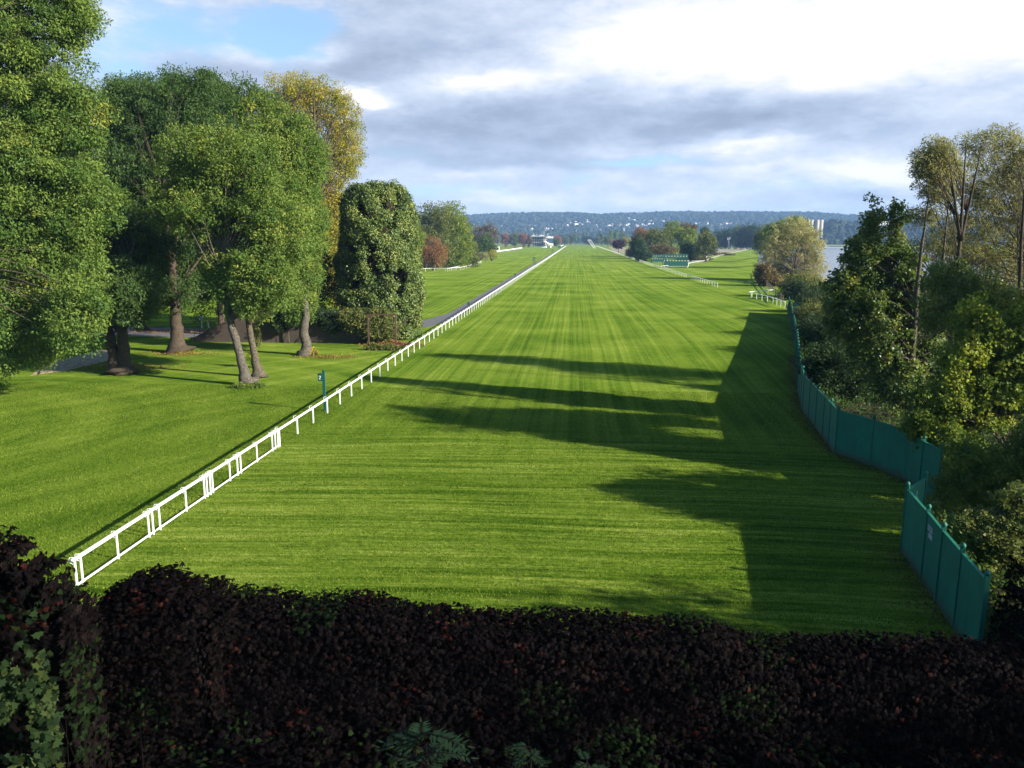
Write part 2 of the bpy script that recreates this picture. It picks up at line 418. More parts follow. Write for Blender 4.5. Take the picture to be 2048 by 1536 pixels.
# ------------------------------------------------------------------ ground sheet, river
def grass_mat(name, kind):
    m, nt, b = new_mat(name)
    p = wpos(nt); x, y, z = sep(nt, p)
    fine = noise(nt, p, 14, 4, .7); fine2 = noise(nt, p, 55, 2, .6); med = noise(nt, p, 1.3, 4, .6); big = noise(nt, p, .09, 3, .5); clod = noise(nt, p, 4.2, 3, .7)
    wob = noise(nt, combine(nt, x * .05, y * .05), 1.0, 2) - .5
    if kind == 'turf':
        fan = (((y - 105) / 62.0) * ((y - 105) / 62.0) * -1).f('EXPONENT') * x.step(4, 26) * 6.0
        s = x - fan + wob * .35
        lng = noise(nt, combine(nt, s * .62, y * .004), 1.0, 4, .7)
        lines = noise(nt, combine(nt, s * 2.4, y * .012), 1.0, 3, .65)
        arc = ((x - 2) * (x - 2) * .003 + y + wob * 2)
        crs = noise(nt, combine(nt, x * .035, arc * .95), 1.0, 5, .72)
        crl = noise(nt, combine(nt, x * .10, arc * 3.1), 1.0, 3, .7)
        w = (y + wob * 10).step(41, 52)
        rag = noise(nt, combine(nt, x * .9, y * 5.0), 1.0, 4, .7)
        st = (crs - .5) * (1 - w) * 1.7 + (crl - .5) * (1 - w) * 1.3 + (rag - .5) * (1 - w) * .8 + (lng - .5) * w * .78 + (lines - .5) * w * .78
    else:
        a = x * .83 - y * .55 + wob * 6; a2 = ((x + 44) * (x + 44) + (y - 44) * (y - 44)).f('SQRT') + wob * 6
        st = (noise(nt, combine(nt, a * .55, y * .015), 1.0, 4, .65) - .5) * .8 + (noise(nt, combine(nt, a2 * .5, x * .02), 1.0, 4, .65) - .5) * .8
    v = st + .5 + (med - .5) * .35 + (big - .5) * .75 + (fine - .5) * .6 + (fine2 - .5) * .5 + (clod - .5) * .45
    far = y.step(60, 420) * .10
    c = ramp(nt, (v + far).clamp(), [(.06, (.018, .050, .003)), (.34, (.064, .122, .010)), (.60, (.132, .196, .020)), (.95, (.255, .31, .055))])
    dry = (noise(nt, p, .35, 4, .6) + (fine - .5) * .5).step(.60, .80)
    c = mixc(nt, dry * (.34 if kind == 'turf' else .42), c, (.15, .14, .045))
    if kind == 'ground':
        sea = (noise(nt, p, .02, 3) * 1.0).step(.45, .6) * y.step(300, 900)
        c = mixc(nt, sea * .6, c, (.16, .15, .07))
    nt.links.new(c, b.inputs['Base Color']); b.inputs['Roughness'].default_value = .9; b.inputs['Specular IOR Level'].default_value = 0.0
    bump(nt, b, fine + fine2 * .6 + clod * .9 + st * .3, .06, 1.0)
    return m
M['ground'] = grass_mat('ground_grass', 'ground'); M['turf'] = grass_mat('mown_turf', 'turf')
def bank(y): return 48 + .118 * y
def fbank(y): return 165 + .285 * y
mb = MB(); rows = []
for y in [-400, -60, 0, 60, 120, 200, 300, 450, 700, 1000, 1400, 1800, 2030, 2045, 2600, 4000, 5500, 7200]:
    d = -5 if y <= 2030 else 0
    n, f = bank(min(y, 2045)), fbank(min(y, 2045))
    rows.append([(-7600, y, 0), (n - 5, y, 0), (n, y, d * .5), (n + 6, y, d), (f - 6, y, d), (f, y, d * .4), (f + 5, y, 0), (8800, y, 0)])
for i in range(len(rows) - 1):
    for j in range(7):
        mb.add([rows[i][j], rows[i][j + 1], rows[i + 1][j + 1], rows[i + 1][j]], [(0, 1, 2, 3)])
tag(mb.build('ground', M['ground']), kind='structure')
m, nt, b = new_mat('river_water'); M['water'] = m
p = wpos(nt); b.inputs['Base Color'].default_value = (.10, .115, .13, 1); b.inputs['Roughness'].default_value = .16
x, y, z = sep(nt, p)
bump(nt, b, noise(nt, combine(nt, x * .5, y * .9), 1.6, 4, .6), .12, .9)
mb = MB(); mb.add([(bank(-400) - 4, -400, -2.4), (fbank(-400), -400, -2.4), (fbank(2040) + 2, 2040, -2.4), (bank(2040) - 2, 2040, -2.4)], [(0, 1, 2, 3)])
tag(mb.build('river', M['water']), kind='structure')

def sheet(name, pts, z, mat, kind='structure'):
    mb = MB(); mb.add([(p[0], p[1], z) for p in pts], [tuple(range(len(pts)))])
    return tag(mb.build(name, mat), kind=kind)
RX = -17.2
FENCE_FAR = [G(1576, 628), G(1580, 645), G(1591, 712), G(1596, 780), G(1605, 822), G(1645, 874), G(1670, 908), G(1740, 932), G(1810, 960), G(1838, 985), G(1872, 1005)]
FENCE_NEAR = [G(1803, 1103), G(1843, 1160), G(1872, 1205), G(1908, 1258)]
edge = [FENCE_NEAR[-1] + (FENCE_NEAR[-1] - FENCE_NEAR[-2]) * 1.2] + FENCE_NEAR[::-1] + [G(1835, 1030), G(1809, 960), G(1740, 932), G(1670, 908), G(1645, 874), G(1605, 822), G(1596, 780), G(1591, 712), G(1580, 645), G(1576, 628),
        G(1572, 612), G(1552, 592), G(1530, 562), G(1521, 545), G(1516, 525), G(1518, 510), G(1516, 498)]
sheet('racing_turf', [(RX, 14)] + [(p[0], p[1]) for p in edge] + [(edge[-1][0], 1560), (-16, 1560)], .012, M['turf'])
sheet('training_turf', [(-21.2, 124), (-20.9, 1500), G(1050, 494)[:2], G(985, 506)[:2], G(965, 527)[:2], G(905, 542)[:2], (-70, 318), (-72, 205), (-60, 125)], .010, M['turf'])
sheet('path', [(-18.2, 118), (-18.2, 1500), (-20.8, 1500), (-20.8, 128), (-22.6, 116), (-27, 106), (-36, 101), (-36, 92), (-27, 97), (-20.5, 106)], .022, M['asphalt'])
sheet('road', [(-36, 92), (-36, 101), (-140, 110), (-140, 100.5)], .026, M['asphalt'])
m, nt, b = new_mat('bare_earth'); M['earth'] = m
p = wpos(nt); n = noise(nt, p, 2, 5, .65)
nt.links.new(ramp(nt, n, [(.35, (.10, .115, .035)), (.45, (.24, .18, .095)), (.7, (.42, .32, .20))]), b.inputs['Base Color']); b.inputs['Roughness'].default_value = .95
bump(nt, b, noise(nt, p, 9, 4), .04)
sheet('earth_path', [q[:2] for q in (G(60, 752), G(130, 742), G(215, 722), G(250, 712), G(262, 700), G(200, 700), G(140, 716), G(90, 730))], .016, M['earth'])
m, nt, b = new_mat('dry_meadow'); M['meadow'] = m
p = wpos(nt); n = noise(nt, p, .25, 6, .65)
nt.links.new(ramp(nt, n, [(.3, (.10, .12, .045)), (.5, (.20, .175, .09)), (.75, (.30, .25, .15))]), b.inputs['Base Color']); b.inputs['Roughness'].default_value = .95
M['sand'] = plain('pale_sand', (.42, .38, .30), .95, .15, .3)
XR = 36.0
sheet('infield_grass', [(XR + .6, 330), (XR + .6, 1520), G(1512, 496.5)[:2], G(1450, 511)[:2], G(1418, 520)[:2], G(1385, 532)[:2]], .018, M['ground'])
sheet('infield_meadow', [q[:2] for q in (G(1412, 517), G(1440, 507), G(1490, 500), G(1505, 496), G(1420, 497), G(1405, 505))], .030, M['meadow'])
sheet('meadow_patch', [q[:2] for q in (G(1228, 505), G(1262, 509), G(1262, 496), G(1218, 494))], .032, M['meadow'])
sheet('sand_track', [q[:2] for q in (G(1428, 500), G(1492, 499), G(1492, 497), G(1428, 498))], .042, M['sand'])
sheet('sand_path', [q[:2] for q in (G(1372, 525), G(1407, 524), G(1407, 521), G(1372, 522))], .036, M['sand'])

# ------------------------------------------------------------------ white running rails
def along(pts, step):
    pts = [np.array(p, float) for p in pts]; out = []; acc = 0.0; nxt = 0.0
    for a, b in zip(pts[:-1], pts[1:]):
        L = np.linalg.norm(b - a)
        while nxt <= acc + L + 1e-6:
            out.append((a + (b - a) * ((nxt - acc) / L), math.atan2(*(b - a)[:2][::-1]))); nxt += step
        acc += L
    return out
def post_mesh(h=1.02, w=.07, arc=True):
    mb = MB(); mb.box((0, 0, h / 2 - .05), (w, w, h + .1))
    if arc: mb.tube([(0, .0, h - .22), (0, .16, h - .12), (0, .24, h + .02), (0, .2, h + .14), (0, .06, h + .17)], .022, 6)
    return mb
def running_rail(label, pts, step=3.0, h=1.05, bottom=False, arc=True, group='white running rails', maxpost=100, w=.15, ph=.11, first=0.0, postw=.07, cat='rail'):
    pts = [np.array([p[0], p[1], 0.0]) for p in pts]
    t = thing('running_rail', label, cat, pts[0], 0, group)
    mb = MB()
    for a, b in zip(pts[:-1], pts[1:]):
        a, b = a - pts[0], b - pts[0]; d = (b - a) / np.linalg.norm(b - a)
        x = np.array([-d[1], d[0], 0])
        prof = [(-w / 2, -ph * .25), (-w / 2, ph * .25), (-w * .25, ph / 2), (w * .25, ph / 2), (w / 2, ph * .25), (w / 2, -ph * .25), (w * .25, -ph / 2), (-w * .25, -ph / 2)]
        v = [p + x * q + np.array([0, 0, h + z]) for p in (a, b) for q, z in prof]
        mb.add(v, [tuple(range(8)), tuple(range(15, 7, -1))] + [(i, i + 8, (i + 1) % 8 + 8, (i + 1) % 8) for i in range(8)])
    mb.build('top_rail', M['white'], t)
    if bottom:
        mb = MB()
        for a, b in zip(pts[:-1], pts[1:]): mb.bar(a - pts[0] + np.array([0, 0, .14]), b - pts[0] + np.array([0, 0, .14]), .05, .07)
        mb.build('bottom_rail', M['white'], t)
    if step:
        pos = along(pts, step)
        pm = post_mesh(h - .03, postw, arc).build('post', M['white'], t)
        lst = pos[:maxpost]
        for i, (q, a) in enumerate(lst):
            o = pm if i == 0 else dup(pm, parent=t)
            o.location = q - pts[0]; o.rotation_euler.z = a
        if len(pos) > maxpost:
            mb = MB()
            for q, a in pos[maxpost:]: mb.box(q - pts[0] + np.array([0, 0, h / 2 - .05]), (.07, .07, h), a)
            tag(mb.build('post_row', M['white'], t), kind='stuff')
    return t
def gate_rail(label, y0, y1, posts):
    t = thing('rail_gate', label, 'rail', (RX, y0, 0), 0, 'white gate sections of the near rail')
    L = y1 - y0
    mb = MB()
    pr = [(-.075, -.025), (-.075, .025), (-.04, .055), (.04, .055), (.075, .025), (.075, -.025), (.04, -.055), (-.04, -.055)]
    v = [(x, yy, 1.08 + z) for yy in (0.02, L - .02) for x, z in pr]
    mb.add(v, [tuple(range(8)), tuple(range(15, 7, -1))] + [(i, i + 8, (i + 1) % 8 + 8, (i + 1) % 8) for i in range(8)])
    mb.build('top_rail', M['white'], t)
    mb = MB(); mb.bar((0, .05, .13), (0, L - .05, .13), .05, .06); mb.build('bottom_rail', M['white'], t)
    pm = None
    for k, yy in enumerate(posts):
        if pm is None:
            mb = MB(); mb.box((0, 0, .5), (.06, .045, 1.06)); mb.tube([(-.03, 0, .86), (-.16, 0, .93), (-.22, 0, 1.03), (-.17, 0, 1.13), (-.04, 0, 1.14)], .016, 6)
            pm = mb.build('post', M['white'], t)
        o = pm if k == 0 else dup(pm, parent=t)
        o.location = (0, yy, 0)
    return t
def ynear(u, v): return G(u, v)[1]
gate_rail('nearest white gate section of the left rail, beside the creeper pier', 24.0, 29.3, [.1, .42, 2.6, 4.8, 5.12])
gate_rail('middle white gate section of the left rail, between the two other gates', 29.3, 34.4, [.35, 2.6, 4.35, 4.62, 4.95])
gate_rail('third white gate section of the left rail, just before the plain posts begin', 34.4, 43.0, [.1, 2.0, 2.9, 3.3, 5.4, 7.6, 8.05, 8.45])
running_rail('very long white rail along the left side of the straight, beside the asphalt path', [(RX, 43.1), (RX, 1600)], 3.0)
running_rail('long white rail along the right side of the straight, ending on the open turf', [G(1435, 575), (36.2, 300), (XR, 360), (XR + 1.5, 700), (XR + 6, 1600)], 3.9, h=1.1)
running_rail('white rail curving away to the right past the starting gates', [G(1322, 537), G(1375, 531.5), G(1410, 524), G(1440, 513), G(1462, 508), G(1490, 502), G(1504, 496)], 4.5)
running_rail('bent white rail forming a point on the turf beyond the green fence', [G(1570, 617), G(1545, 607), G(1518, 600), G(1497, 595), G(1522, 591.5), G(1548, 590)], 3.6, h=1.15)
running_rail('white rail by the reeds at left, its curved outer line', [G(834, 543), G(862, 542), G(895, 542), G(920, 540), G(945, 534), G(963, 526)], 4.2)
running_rail('shorter inner white rail overlapping the curved one by the reeds', [G(895, 542.5), G(915, 538), G(930, 534)], 4.2)
running_rail('far white rail beside the training turf, below the white kiosk', [G(986, 507), G(1015, 503), G(1044, 498)], 5.0, h=1.6, w=.3, ph=.9, arc=False)
running_rail('white rail at the far end of the asphalt path near the grandstand', [G(1118, 494), G(1127, 491)], 6.0, h=1.4, w=.3, ph=.5, arc=False)
running_rail('low white rail across the far pale meadow at right', [G(1428, 496.5), (430, 1140), G(1476, 496.2)], 8.0, h=1.4, w=.3, ph=.5, arc=False)
running_rail('short white rail at the far end of the branch course under the dark trees', [G(1494, 495), G(1512, 495.5)], 8.0, h=1.4, w=.3, ph=.5, arc=False)

# rustic fence at the right edge of the branch course
t = thing('rustic_fence', 'old brown post and rail fence overgrown by the pale willow scrub', 'fence', G(1519, 548))
pts = [G(1519, 548), G(1523, 560), G(1534, 575), G(1550, 591), G(1566, 607)]; mb = MB(); b0 = pts[0]
for a, b in zip(pts[:-1], pts[1:]):
    for z in (.7, 1.25): mb.bar(a - b0 + np.array([0, 0, z]), b - b0 + np.array([0, 0, z]), .07, .12)
mb.build('rail', M['wood'], t); pm = None
for i, (q, a) in enumerate(along(pts, 5.0)):
    if pm is None:
        mb = MB(); mb.tube([(0, 0, -.1), (.02, 0, .8), (0, .03, 1.55)], [.10, .09, .075], 7); pm = mb.build('post', M['wood'], t)
    o = pm if i == 0 else dup(pm, parent=t)
    o.location = q - b0; o.rotation_euler.z = a

# ------------------------------------------------------------------ green panel fence
FH = 2.55
def panel_fence(label, pts, step, extra=None):
    b0 = np.array([*pts[0][:2], 0.0])
    t = thing('panel_fence', label, 'fence', b0, 0, 'green panel fences at the right')
    proto = None; pproto = None; ends = []
    for a, b in zip(pts[:-1], pts[1:]):
        a, b = np.array([*a[:2], 0.0]), np.array([*b[:2], 0.0]); L = np.linalg.norm(b - a); n = max(1, round(L / step)); ang = math.atan2(b[1] - a[1], b[0] - a[0])
        for i in range(n):
            q = a + (b - a) * i / n; l = L / n
            mb = MB(); mb.box((l / 2, 0, FH / 2 + .04), (l - .1, .05, FH - .1)); mb.box((l / 2, 0, FH - .02), (l - .1, .10, .06)); mb.box((l / 2, 0, .08), (l - .1, .09, .14))
            o = mb.build('panel', M['fence_green'], t); o.location = q - b0; o.rotation_euler.z = ang
            ends.append((q, ang))
    ends.append((np.array([*pts[-1][:2], 0.0]), ends[-1][1]))
    for q, ang in ends:
        if pproto is None:
            mb = MB(); mb.box((0, 0, FH / 2 + .06), (.11, .13, FH + .16)); pproto = mb.build('post', M['fence_post'], t)
            mb = MB(); mb.lathe((0, 0, FH + .14), [(.05, 0), (.07, .02), (.085, .06), (.07, .12), (.04, .16), (.01, .17)], 10); mb.build('post_cap', M['fence_post'], pproto, True)
            o = pproto
        else: o = dup(pproto, parent=t)
        o.location = q - b0; o.rotation_euler.z = ang
    return t, b0
def strokes(lst, w, rad, origin, ex, ez, mb):
    for line in lst:
        P = []
        for i in range(len(line) - 1):
            for k in range(4):
                P.append(np.array(line[i]) + (np.array(line[i + 1]) - np.array(line[i])) * k / 4)
        P.append(np.array(line[-1]))
        mb.tube([origin + ex * p[0] * w + ez * p[1] * w for p in P], rad, 4)
far_fence, ff0 = panel_fence('long green panel fence winding away along the right edge of the turf', FENCE_FAR[::-1], 2.4)
near_pts = [FENCE_NEAR[-1] + (FENCE_NEAR[-1] - FENCE_NEAR[-2]) * 1.1] + FENCE_NEAR[::-1]
corner = FENCE_NEAR[0]; ret = W(1853, 955 + 30, 31.2); ret = np.array([14.25, 31.3, 0])
near_fence, nf0 = panel_fence('nearest green panel fence with a written return panel, beside the creeper hedge', near_pts + [ret], 2.3)
M['chalk'] = plain('pale_spray_paint', (.6, .68, .62), .7, .1)
d = (ret - corner); d[2] = 0; d = d / np.linalg.norm(d); nrm = np.array([d[1], -d[0], 0])
mb = MB()
org = np.array([corner[0], corner[1], 0]) + d * .45 + nrm * .035 + np.array([0, 0, 1.75]) - nf0
strokes([[(0, -.2), (.05, .25), (.12, .05), (.2, .3), (.28, .1), (.33, .32), (.36, .05)], [(.46, .0), (.5, .38), (.62, .36), (.58, .2), (.5, .16)], [(.74, .62), (.66, .2), (.70, -.1), (.86, -.02), (.92, .2), (.80, .3), (.70, .12)], [(.98, .1), (1.02, .12)], [(.40, -.28), (.62, -.2), (.84, -.26)]], 0.8, .010, org, d, np.array([0, 0, 1.0]), mb)
mb.build('graffiti', M['chalk'], near_fence)
# board that faces the viewer at the far end of the long fence
bd = G(1580, 641); t = thing('fence_board', 'green board with pale scrawl at the far end of the long green fence', 'board', (bd[0] + .2, bd[1] - 1, 0))
mb = MB(); mb.box((.45, 0, 1.35), (.9, .08, 2.7)); mb.box((.45, -.01, 2.75), (1.0, .14, .1)); mb.build('panel', M['fence_green'], t)
mb = MB(); strokes([[(.1, .3), (.3, .6), (.45, .2), (.7, .55)], [(.2, 0), (.35, .25), (.6, .05)], [(.15, -.3), (.4, -.1), (.65, -.35)]], 1.0, .02, np.array([0, -.05, 1.6]), np.array([1., 0, 0]), np.array([0, 0, 1.]), mb)
mb.build('scrawl', M['chalk'], t)
# small notice fixed to the second near panel
a, b = FENCE_NEAR[1], FENCE_NEAR[2]; dd = unit((b - a)[None])[0]; nn = np.array([dd[1], -dd[0], 0]); nn = -nn if nn[0] > 0 else nn
q = a + (b - a) * .30 + nn * .045
t = thing('notice', 'small pale notice fixed high on the nearest green fence', 'sign', (q[0], q[1], 2.0), math.atan2(dd[1], dd[0]))
mb = MB(); mb.box((0, 0, .12), (.52, .015, .20)); mb.box((.1, 0, -.12), (.4, .015, .16)); mb.build('plate', M['grey_metal'], t)
mb = MB()
for k in range(3): mb.box((0, -.010, .18 - k * .05), (.42 - .05 * k, .006, .018)); mb.box((0, .010, .18 - k * .05), (.42 - .05 * k, .006, .018))
mb.build('lettering', M['dark_green'], t)

# ------------------------------------------------------------------ furlong marker, signs, posts
t = thing('marker_post', 'dark green marker post with a small numbered box behind the white rail', 'sign', G(660, 822) * np.array([1, 1, 0]) + np.array([-.35, 0, 0]))
mb = MB(); mb.box((0, 0, 1.42), (.17, .13, 2.95)); mb.box((0, 0, 2.92), (.2, .16, .05)); mb.build('post', M['dark_green'], t)
mb = MB(); mb.box((-.25, 0, 2.42), (.30, .2, .5)); mb.box((-.25, 0, 2.69), (.36, .26, .04)); bx = mb.build('number_box', M['dark_green'], t)
mb = MB(); strokes([[(.08, .28), (.14, .36), (.22, .36), (.25, .28), (.20, .18), (.08, .06), (.26, .06)]], .75, .016, np.array([-.38, -.106, 2.28]), np.array([1., 0, 0]), np.array([0, 0, 1.]), mb)
mb.build('numeral', M['white'], bx)
p = G(404, 656); t = thing('roadside_sign', 'small white sign board on a post beside the shaded road', 'sign', p)
mb = MB(); mb.box((0, 0, .75), (.09, .09, 1.5)); mb.build('post', M['white'], t)
mb = MB(); mb.box((0, -.07, 1.45), (.55, .05, .62)); mb.build('board', M['white'], t)
t = thing('bollard', 'short white stake leaning next to the white roadside sign', 'bollard', p + np.array([.75, .5, 0]))
mb = MB(); mb.tube([(0, 0, 0), (-.12, 0, 1.0)], [.09, .05], 8); mb.build('stake', M['white'], t)
for (u, v, hh, lab) in [(935, 622, 1.45, 'dark post beside the path, nearest to the viewer'), (1035, 560, 1.9, 'dark post beside the path where it narrows, second from the viewer'), (1076, 534, 1.9, 'dark post beside the path below the dark notice board'), (1093, 519, 2.2, 'farthest dark post beside the path')]:
    q = G(u, v); t = thing('path_post', lab, 'post', (q[0] * 0 - 18.0, q[1], 0), 0, 'dark posts along the path')
    mb = MB(); mb.box((0, 0, hh * .4), (.12, .12, hh * .8)); mb.build('shaft', M['rust'], t)
    mb = MB(); mb.box((-.05, 0, hh * .86), (.34, .28, hh * .28)); mb.box((-.05, 0, hh * 1.01), (.40, .34, .05)); mb.build('head', M['dark_green'], t)
for (u, v, lab) in [(1068, 526, 'tall dark notice board with a pale panel standing on the training turf'), (1104.5, 505, 'smaller dark board far down the training turf beside the path')]:
    q = G(u, v); t = thing('notice_board', lab, 'board', q)
    for x in (-.55, .55):
        mb = MB(); mb.box((x, 0, 1.5), (.22, .22, 3.0)); mb.build('leg', M['dark_green'], t)
    mb = MB(); mb.box((0, 0, 2.05), (.9, .2, 1.9)); mb.build('board', M['dark_green'], t)
    mb = MB(); mb.box((.05, -.13, 1.9), (.42, .06, 1.1)); mb.build('pale_panel', M['concrete'], t)
q = G(1413, 519); t = thing('flag_pole', 'slender white pole standing by the curving white rail', 'pole', q)
mb = MB(); mb.tube([(0, 0, 0), (.05, 0, 3.5), (0, 0, 6.6)], [.16, .13, .09], 8); mb.build('shaft', M['white'], t)
mb = MB(); mb.bar((-1.1, -.5, .3), (.2, 0, 1.9), .2, .2); mb.build('brace', M['white'], t)

# rusty frame
q = G(738, 699); q2 = G(797, 697); q = q * np.array([1, 1, 0]); q2 = np.array([q2[0], q[1] + .4, 0]); L = q2[0] - q[0]
t = thing('rusty_frame', 'tall rusty metal frame standing in front of the ivy', 'frame', q)
for x in (0, L):
    mb = MB(); mb.box((x, 0, 1.9), (.14, .14, 3.9)); mb.build('post', M['rust'], t)
mb = MB(); mb.bar((-.07, 0, 3.9), (L + .07, .0, 3.9), .13, .14); mb.bar((.05, 0, 3.5), (.45, 0, 3.85), .06, .06); mb.bar((L - .05, 0, 3.5), (L - .45, 0, 3.85), .06, .06); mb.build('crossbar', M['rust'], t)

# ------------------------------------------------------------------ brick wall with sloping flank
m, nt, b = new_mat('old_brick'); M['brick'] = m
p = opos(nt); x, y, z = sep(nt, p)
bt = nt.nodes.new('ShaderNodeTexBrick'); nt.links.new(combine(nt, x + y, z), bt.inputs[0]); bt.inputs['Scale'].default_value = 1
for k, v_ in (('Brick Width', .24), ('Row Height', .075), ('Mortar Size', .01)): bt.inputs[k].default_value = v_
bt.inputs['Color1'].default_value = (.045, .026, .019, 1); bt.inputs['Color2'].default_value = (.065, .04, .028, 1); bt.inputs['Mortar'].default_value = (.06, .052, .045, 1)
nt.links.new(mixc(nt, noise(nt, p, .7, 4).step(.4, .7) * .6, bt.outputs[0], (.03, .028, .02)), b.inputs['Base Color']); b.inputs['Roughness'].default_value = .9
yb = 89.0
def xat(u, y, v=690):
    d = ray(u, v); return d[0] / d[1] * y
xa, xb, xc, xd = xat(388, yb), xat(482, yb), xat(575, yb), xat(742, yb)
t = thing('brick_wall', 'old brick wall with a sloping stair flank behind the tree trunks', 'wall', (xa, yb, 0))
w = lambda x: x - xa
mb = MB(); mb.add([(0, 0, -.2), (w(xb), 0, -.2), (w(xb), 0, 3.4), (0, 0, .5), (0, .5, -.2), (w(xb), .5, -.2), (w(xb), .5, 3.4), (0, .5, .5)], [(0, 1, 2, 3), (5, 4, 7, 6), (3, 2, 6, 7), (0, 3, 7, 4), (1, 5, 6, 2)]); mb.build('stair_flank', M['brick'], t)
mb = MB(); mb.box(((w(xb) + w(xc)) / 2 + .01, .6, 1.7), (w(xc) - w(xb), 1.2, 3.8)); mb.box((w(xc) + (w(xd) - w(xc)) / 2, 1.6, 1.7), (w(xd) - w(xc), 3.0, 3.6)); mb.box((w(xc) - .1, .3, 2.0), (.7, 1.0, 4.2)); mb.build('wall', M['brick'], t)
mb = MB(); mb.box((w(xc) + (w(xd) - w(xc)) / 2, 1.6, 3.57), (w(xd) - w(xc) + .2, 3.2, .14)); mb.build('coping', M['stone'], t)
mb = MB()
for i in range(9):
    x0 = w(xb) * i / 8; z0 = .5 + 2.9 * i / 8; mb.bar((x0, .25, z0), (x0, .25, z0 + 1.0), .04, .04)
mb.bar((0, .25, 1.5), (w(xb), .25, 4.4), .05, .05); mb.build('handrail', M['rust'], t)
# pale gate pier beyond the road
q = G(160, 658); t = thing('gate_pier', 'pale stone pier seen between the trunks beyond the shaded road', 'pier', q)
mb = MB(); mb.box((0, 0, .9), (.9, .9, 1.8)); mb.build('shaft', M['concrete'], t)
mb = MB(); mb.box((0, 0, 1.88), (1.15, 1.15, .16)); mb.lathe((0, 0, 1.96), [(.4, 0), (.45, .15), (.3, .45), (.02, .55)], 10); mb.build('capstone', M['concrete'], t)

# ------------------------------------------------------------------ starting gates
def starting_gate(label, u0, u1, vb, vt, bays):
    a, b = G(u0, vb), G(u1, vb); L = np.linalg.norm(b - a); D = (a - EYE) @ FW; hh = (vb - vt) * D / F
    t = thing('starting_gate', label, 'starting gate', a, math.atan2(b[1] - a[1], b[0] - a[0]), 'green starting gates')
    st = L / bays; dp = 3.2
    mb = MB()
    for i in range(bays + 1):
        for y in (0, dp): mb.box((i * st, y, hh / 2), (.18, .18, hh))
    for y in (0, dp):
        for z in (hh, hh * .72): mb.bar((-.1, y, z), (L + .1, y, z), .2, .2)
    for i in range(bays + 1): mb.bar((i * st, 0, hh), (i * st, dp, hh), .14, .14); mb.bar((i * st, 0, .55 * hh), (i * st, dp, .55 * hh), .12, .12)
    for i in range(bays): mb.bar((i * st, 0, hh), (i * st + st, dp, hh), .08, .08)
    mb.build('frame', M['dark_green'], t)
    for i in range(bays):
        mb = MB(); mb.box((i * st + st / 2, -.12, hh * .86), (st - .35, .08, hh * .2)); pn = mb.build('number_panel', M['dark_green'], t)
        mb = MB(); mb.lathe((0, 0, 0), [(.22, 0), (.22, .05)], 12); o = mb.build('number_disc', M['dull_white'], pn); o.location = (i * st + st / 2, -.17, hh * .86); o.rotation_euler.x = R(90)
    for i in range(bays + 1):
        mb = MB(); mb.lathe((i * st, -.05, hh * .52), [(.06, -.26), (.2, -.2), (.22, 0), (.2, .2), (.06, .26)], 10); mb.build('pad', M['dull_white'], t)
    for i in range(bays):
        for s in (-1, 1):
            mb = MB(); mb.box((i * st + st / 2 + s * st * .23, -.02, hh * .32), (st * .40, .07, hh * .36)); mb.build('gate_door', M['dark_green'], t)
    mb = MB(); mb.bar((-.2, .1, .55), (L + .2, .1, .55), .25, .16); mb.build('lower_beam', M['dull_white'], t)
    for x in (-.5, L + .5):
        mb = MB(); o = None
        mb.lathe((0, 0, -.12), [(.2, 0), (.55, .02), (.55, .22), (.2, .24)], 14); o = mb.build('wheel', M['glass'], t); o.location = (x, 1.2, .55); o.rotation_euler.y = R(90)
    mb = MB(); mb.bar((L + .4, -.3, 1.7), (L - .4, -1.8, .1), .25, .12); mb.build('ramp_arm', M['white'], t)
    return t
starting_gate('nearer green starting gate standing on the turf where the rails meet', 1328, 1375, 535.5, 509, 8)
starting_gate('farther green starting gate parked in front of the dark grove', 1305, 1333, 526, 510, 6)

# ------------------------------------------------------------------ grandstand and buildings by it
q = W(1064, 490, 1500); q[2] = 0
t = thing('grandstand', 'long grey grandstand with a flat overhanging roof by the far end of the course', 'grandstand', q)
mb = MB(); mb.box((11, 70, 9), (22, 140, 18)); mb.build('wall', M['concrete'], t)
for k in range(3):
    mb = MB(); mb.box((11, -.3, 4 + k * 5.5), (22.4, .5, 2.6)); mb.build('window', M['glass'], t)
    mb = MB(); mb.box((12, 68, 1.9 + k * 5.5), (25, 144, .8)); mb.build('floor_slab', M['concrete'], t)
mb = MB(); mb.box((15, 66, 19), (34, 150, 1.1)); mb.box((2, 20, 20.3), (6, 8, 2.2)); mb.box((16, 40, 20.6), (8, 12, 2.6)); mb.build('roof', M['grey_metal'], t)
mb = MB(); mb.box((33, 20, 17.0), (13, 40, 2.8)); mb.build('canopy', M['white'], t)
for k in range(5):
    mb = MB(); mb.box((24 + k * 3.4, 40 - k, 8.2 - k * 1.7), (4.0, 80, 1.5)); mb.build('seat_tier', M['white'], t)
for x, hh in ((3, 5), (9, 4), (18, 4), (23, 9), (30, 5)):
    mb = MB(); mb.tube([(x, 4, 19.4), (x, 4, 19.4 + hh)], .22, 6); mb.build('antenna', M['white'], t)
for k in range(6):
    mb = MB(); mb.box((.6 + k * 4.2, -.9, 9), (.5, .5, 18)); mb.build('column', M['white'], t)
q = W(1096, 491.5, 1380); q[2] = 0
t = thing('marquee', 'pale yellow sloping tent at the foot of the grandstand', 'tent', q)
mb = MB(); mb.add([(0, 0, 3), (14, 0, 2.2), (14, 16, 2.2), (0, 16, 3), (2, 0, 6.5), (9, 0, 5.8), (9, 16, 5.8), (2, 16, 6.5)], [(0, 1, 5, 4), (1, 2, 6, 5), (2, 3, 7, 6), (3, 0, 4, 7), (4, 5, 6, 7)]); mb.build('canvas', M['yellow'], t)
for x in (.3, 13.7):
    mb = MB(); mb.box((x, .3, 1.4), (.3, .3, 2.8)); mb.build('pole', M['white'], t)
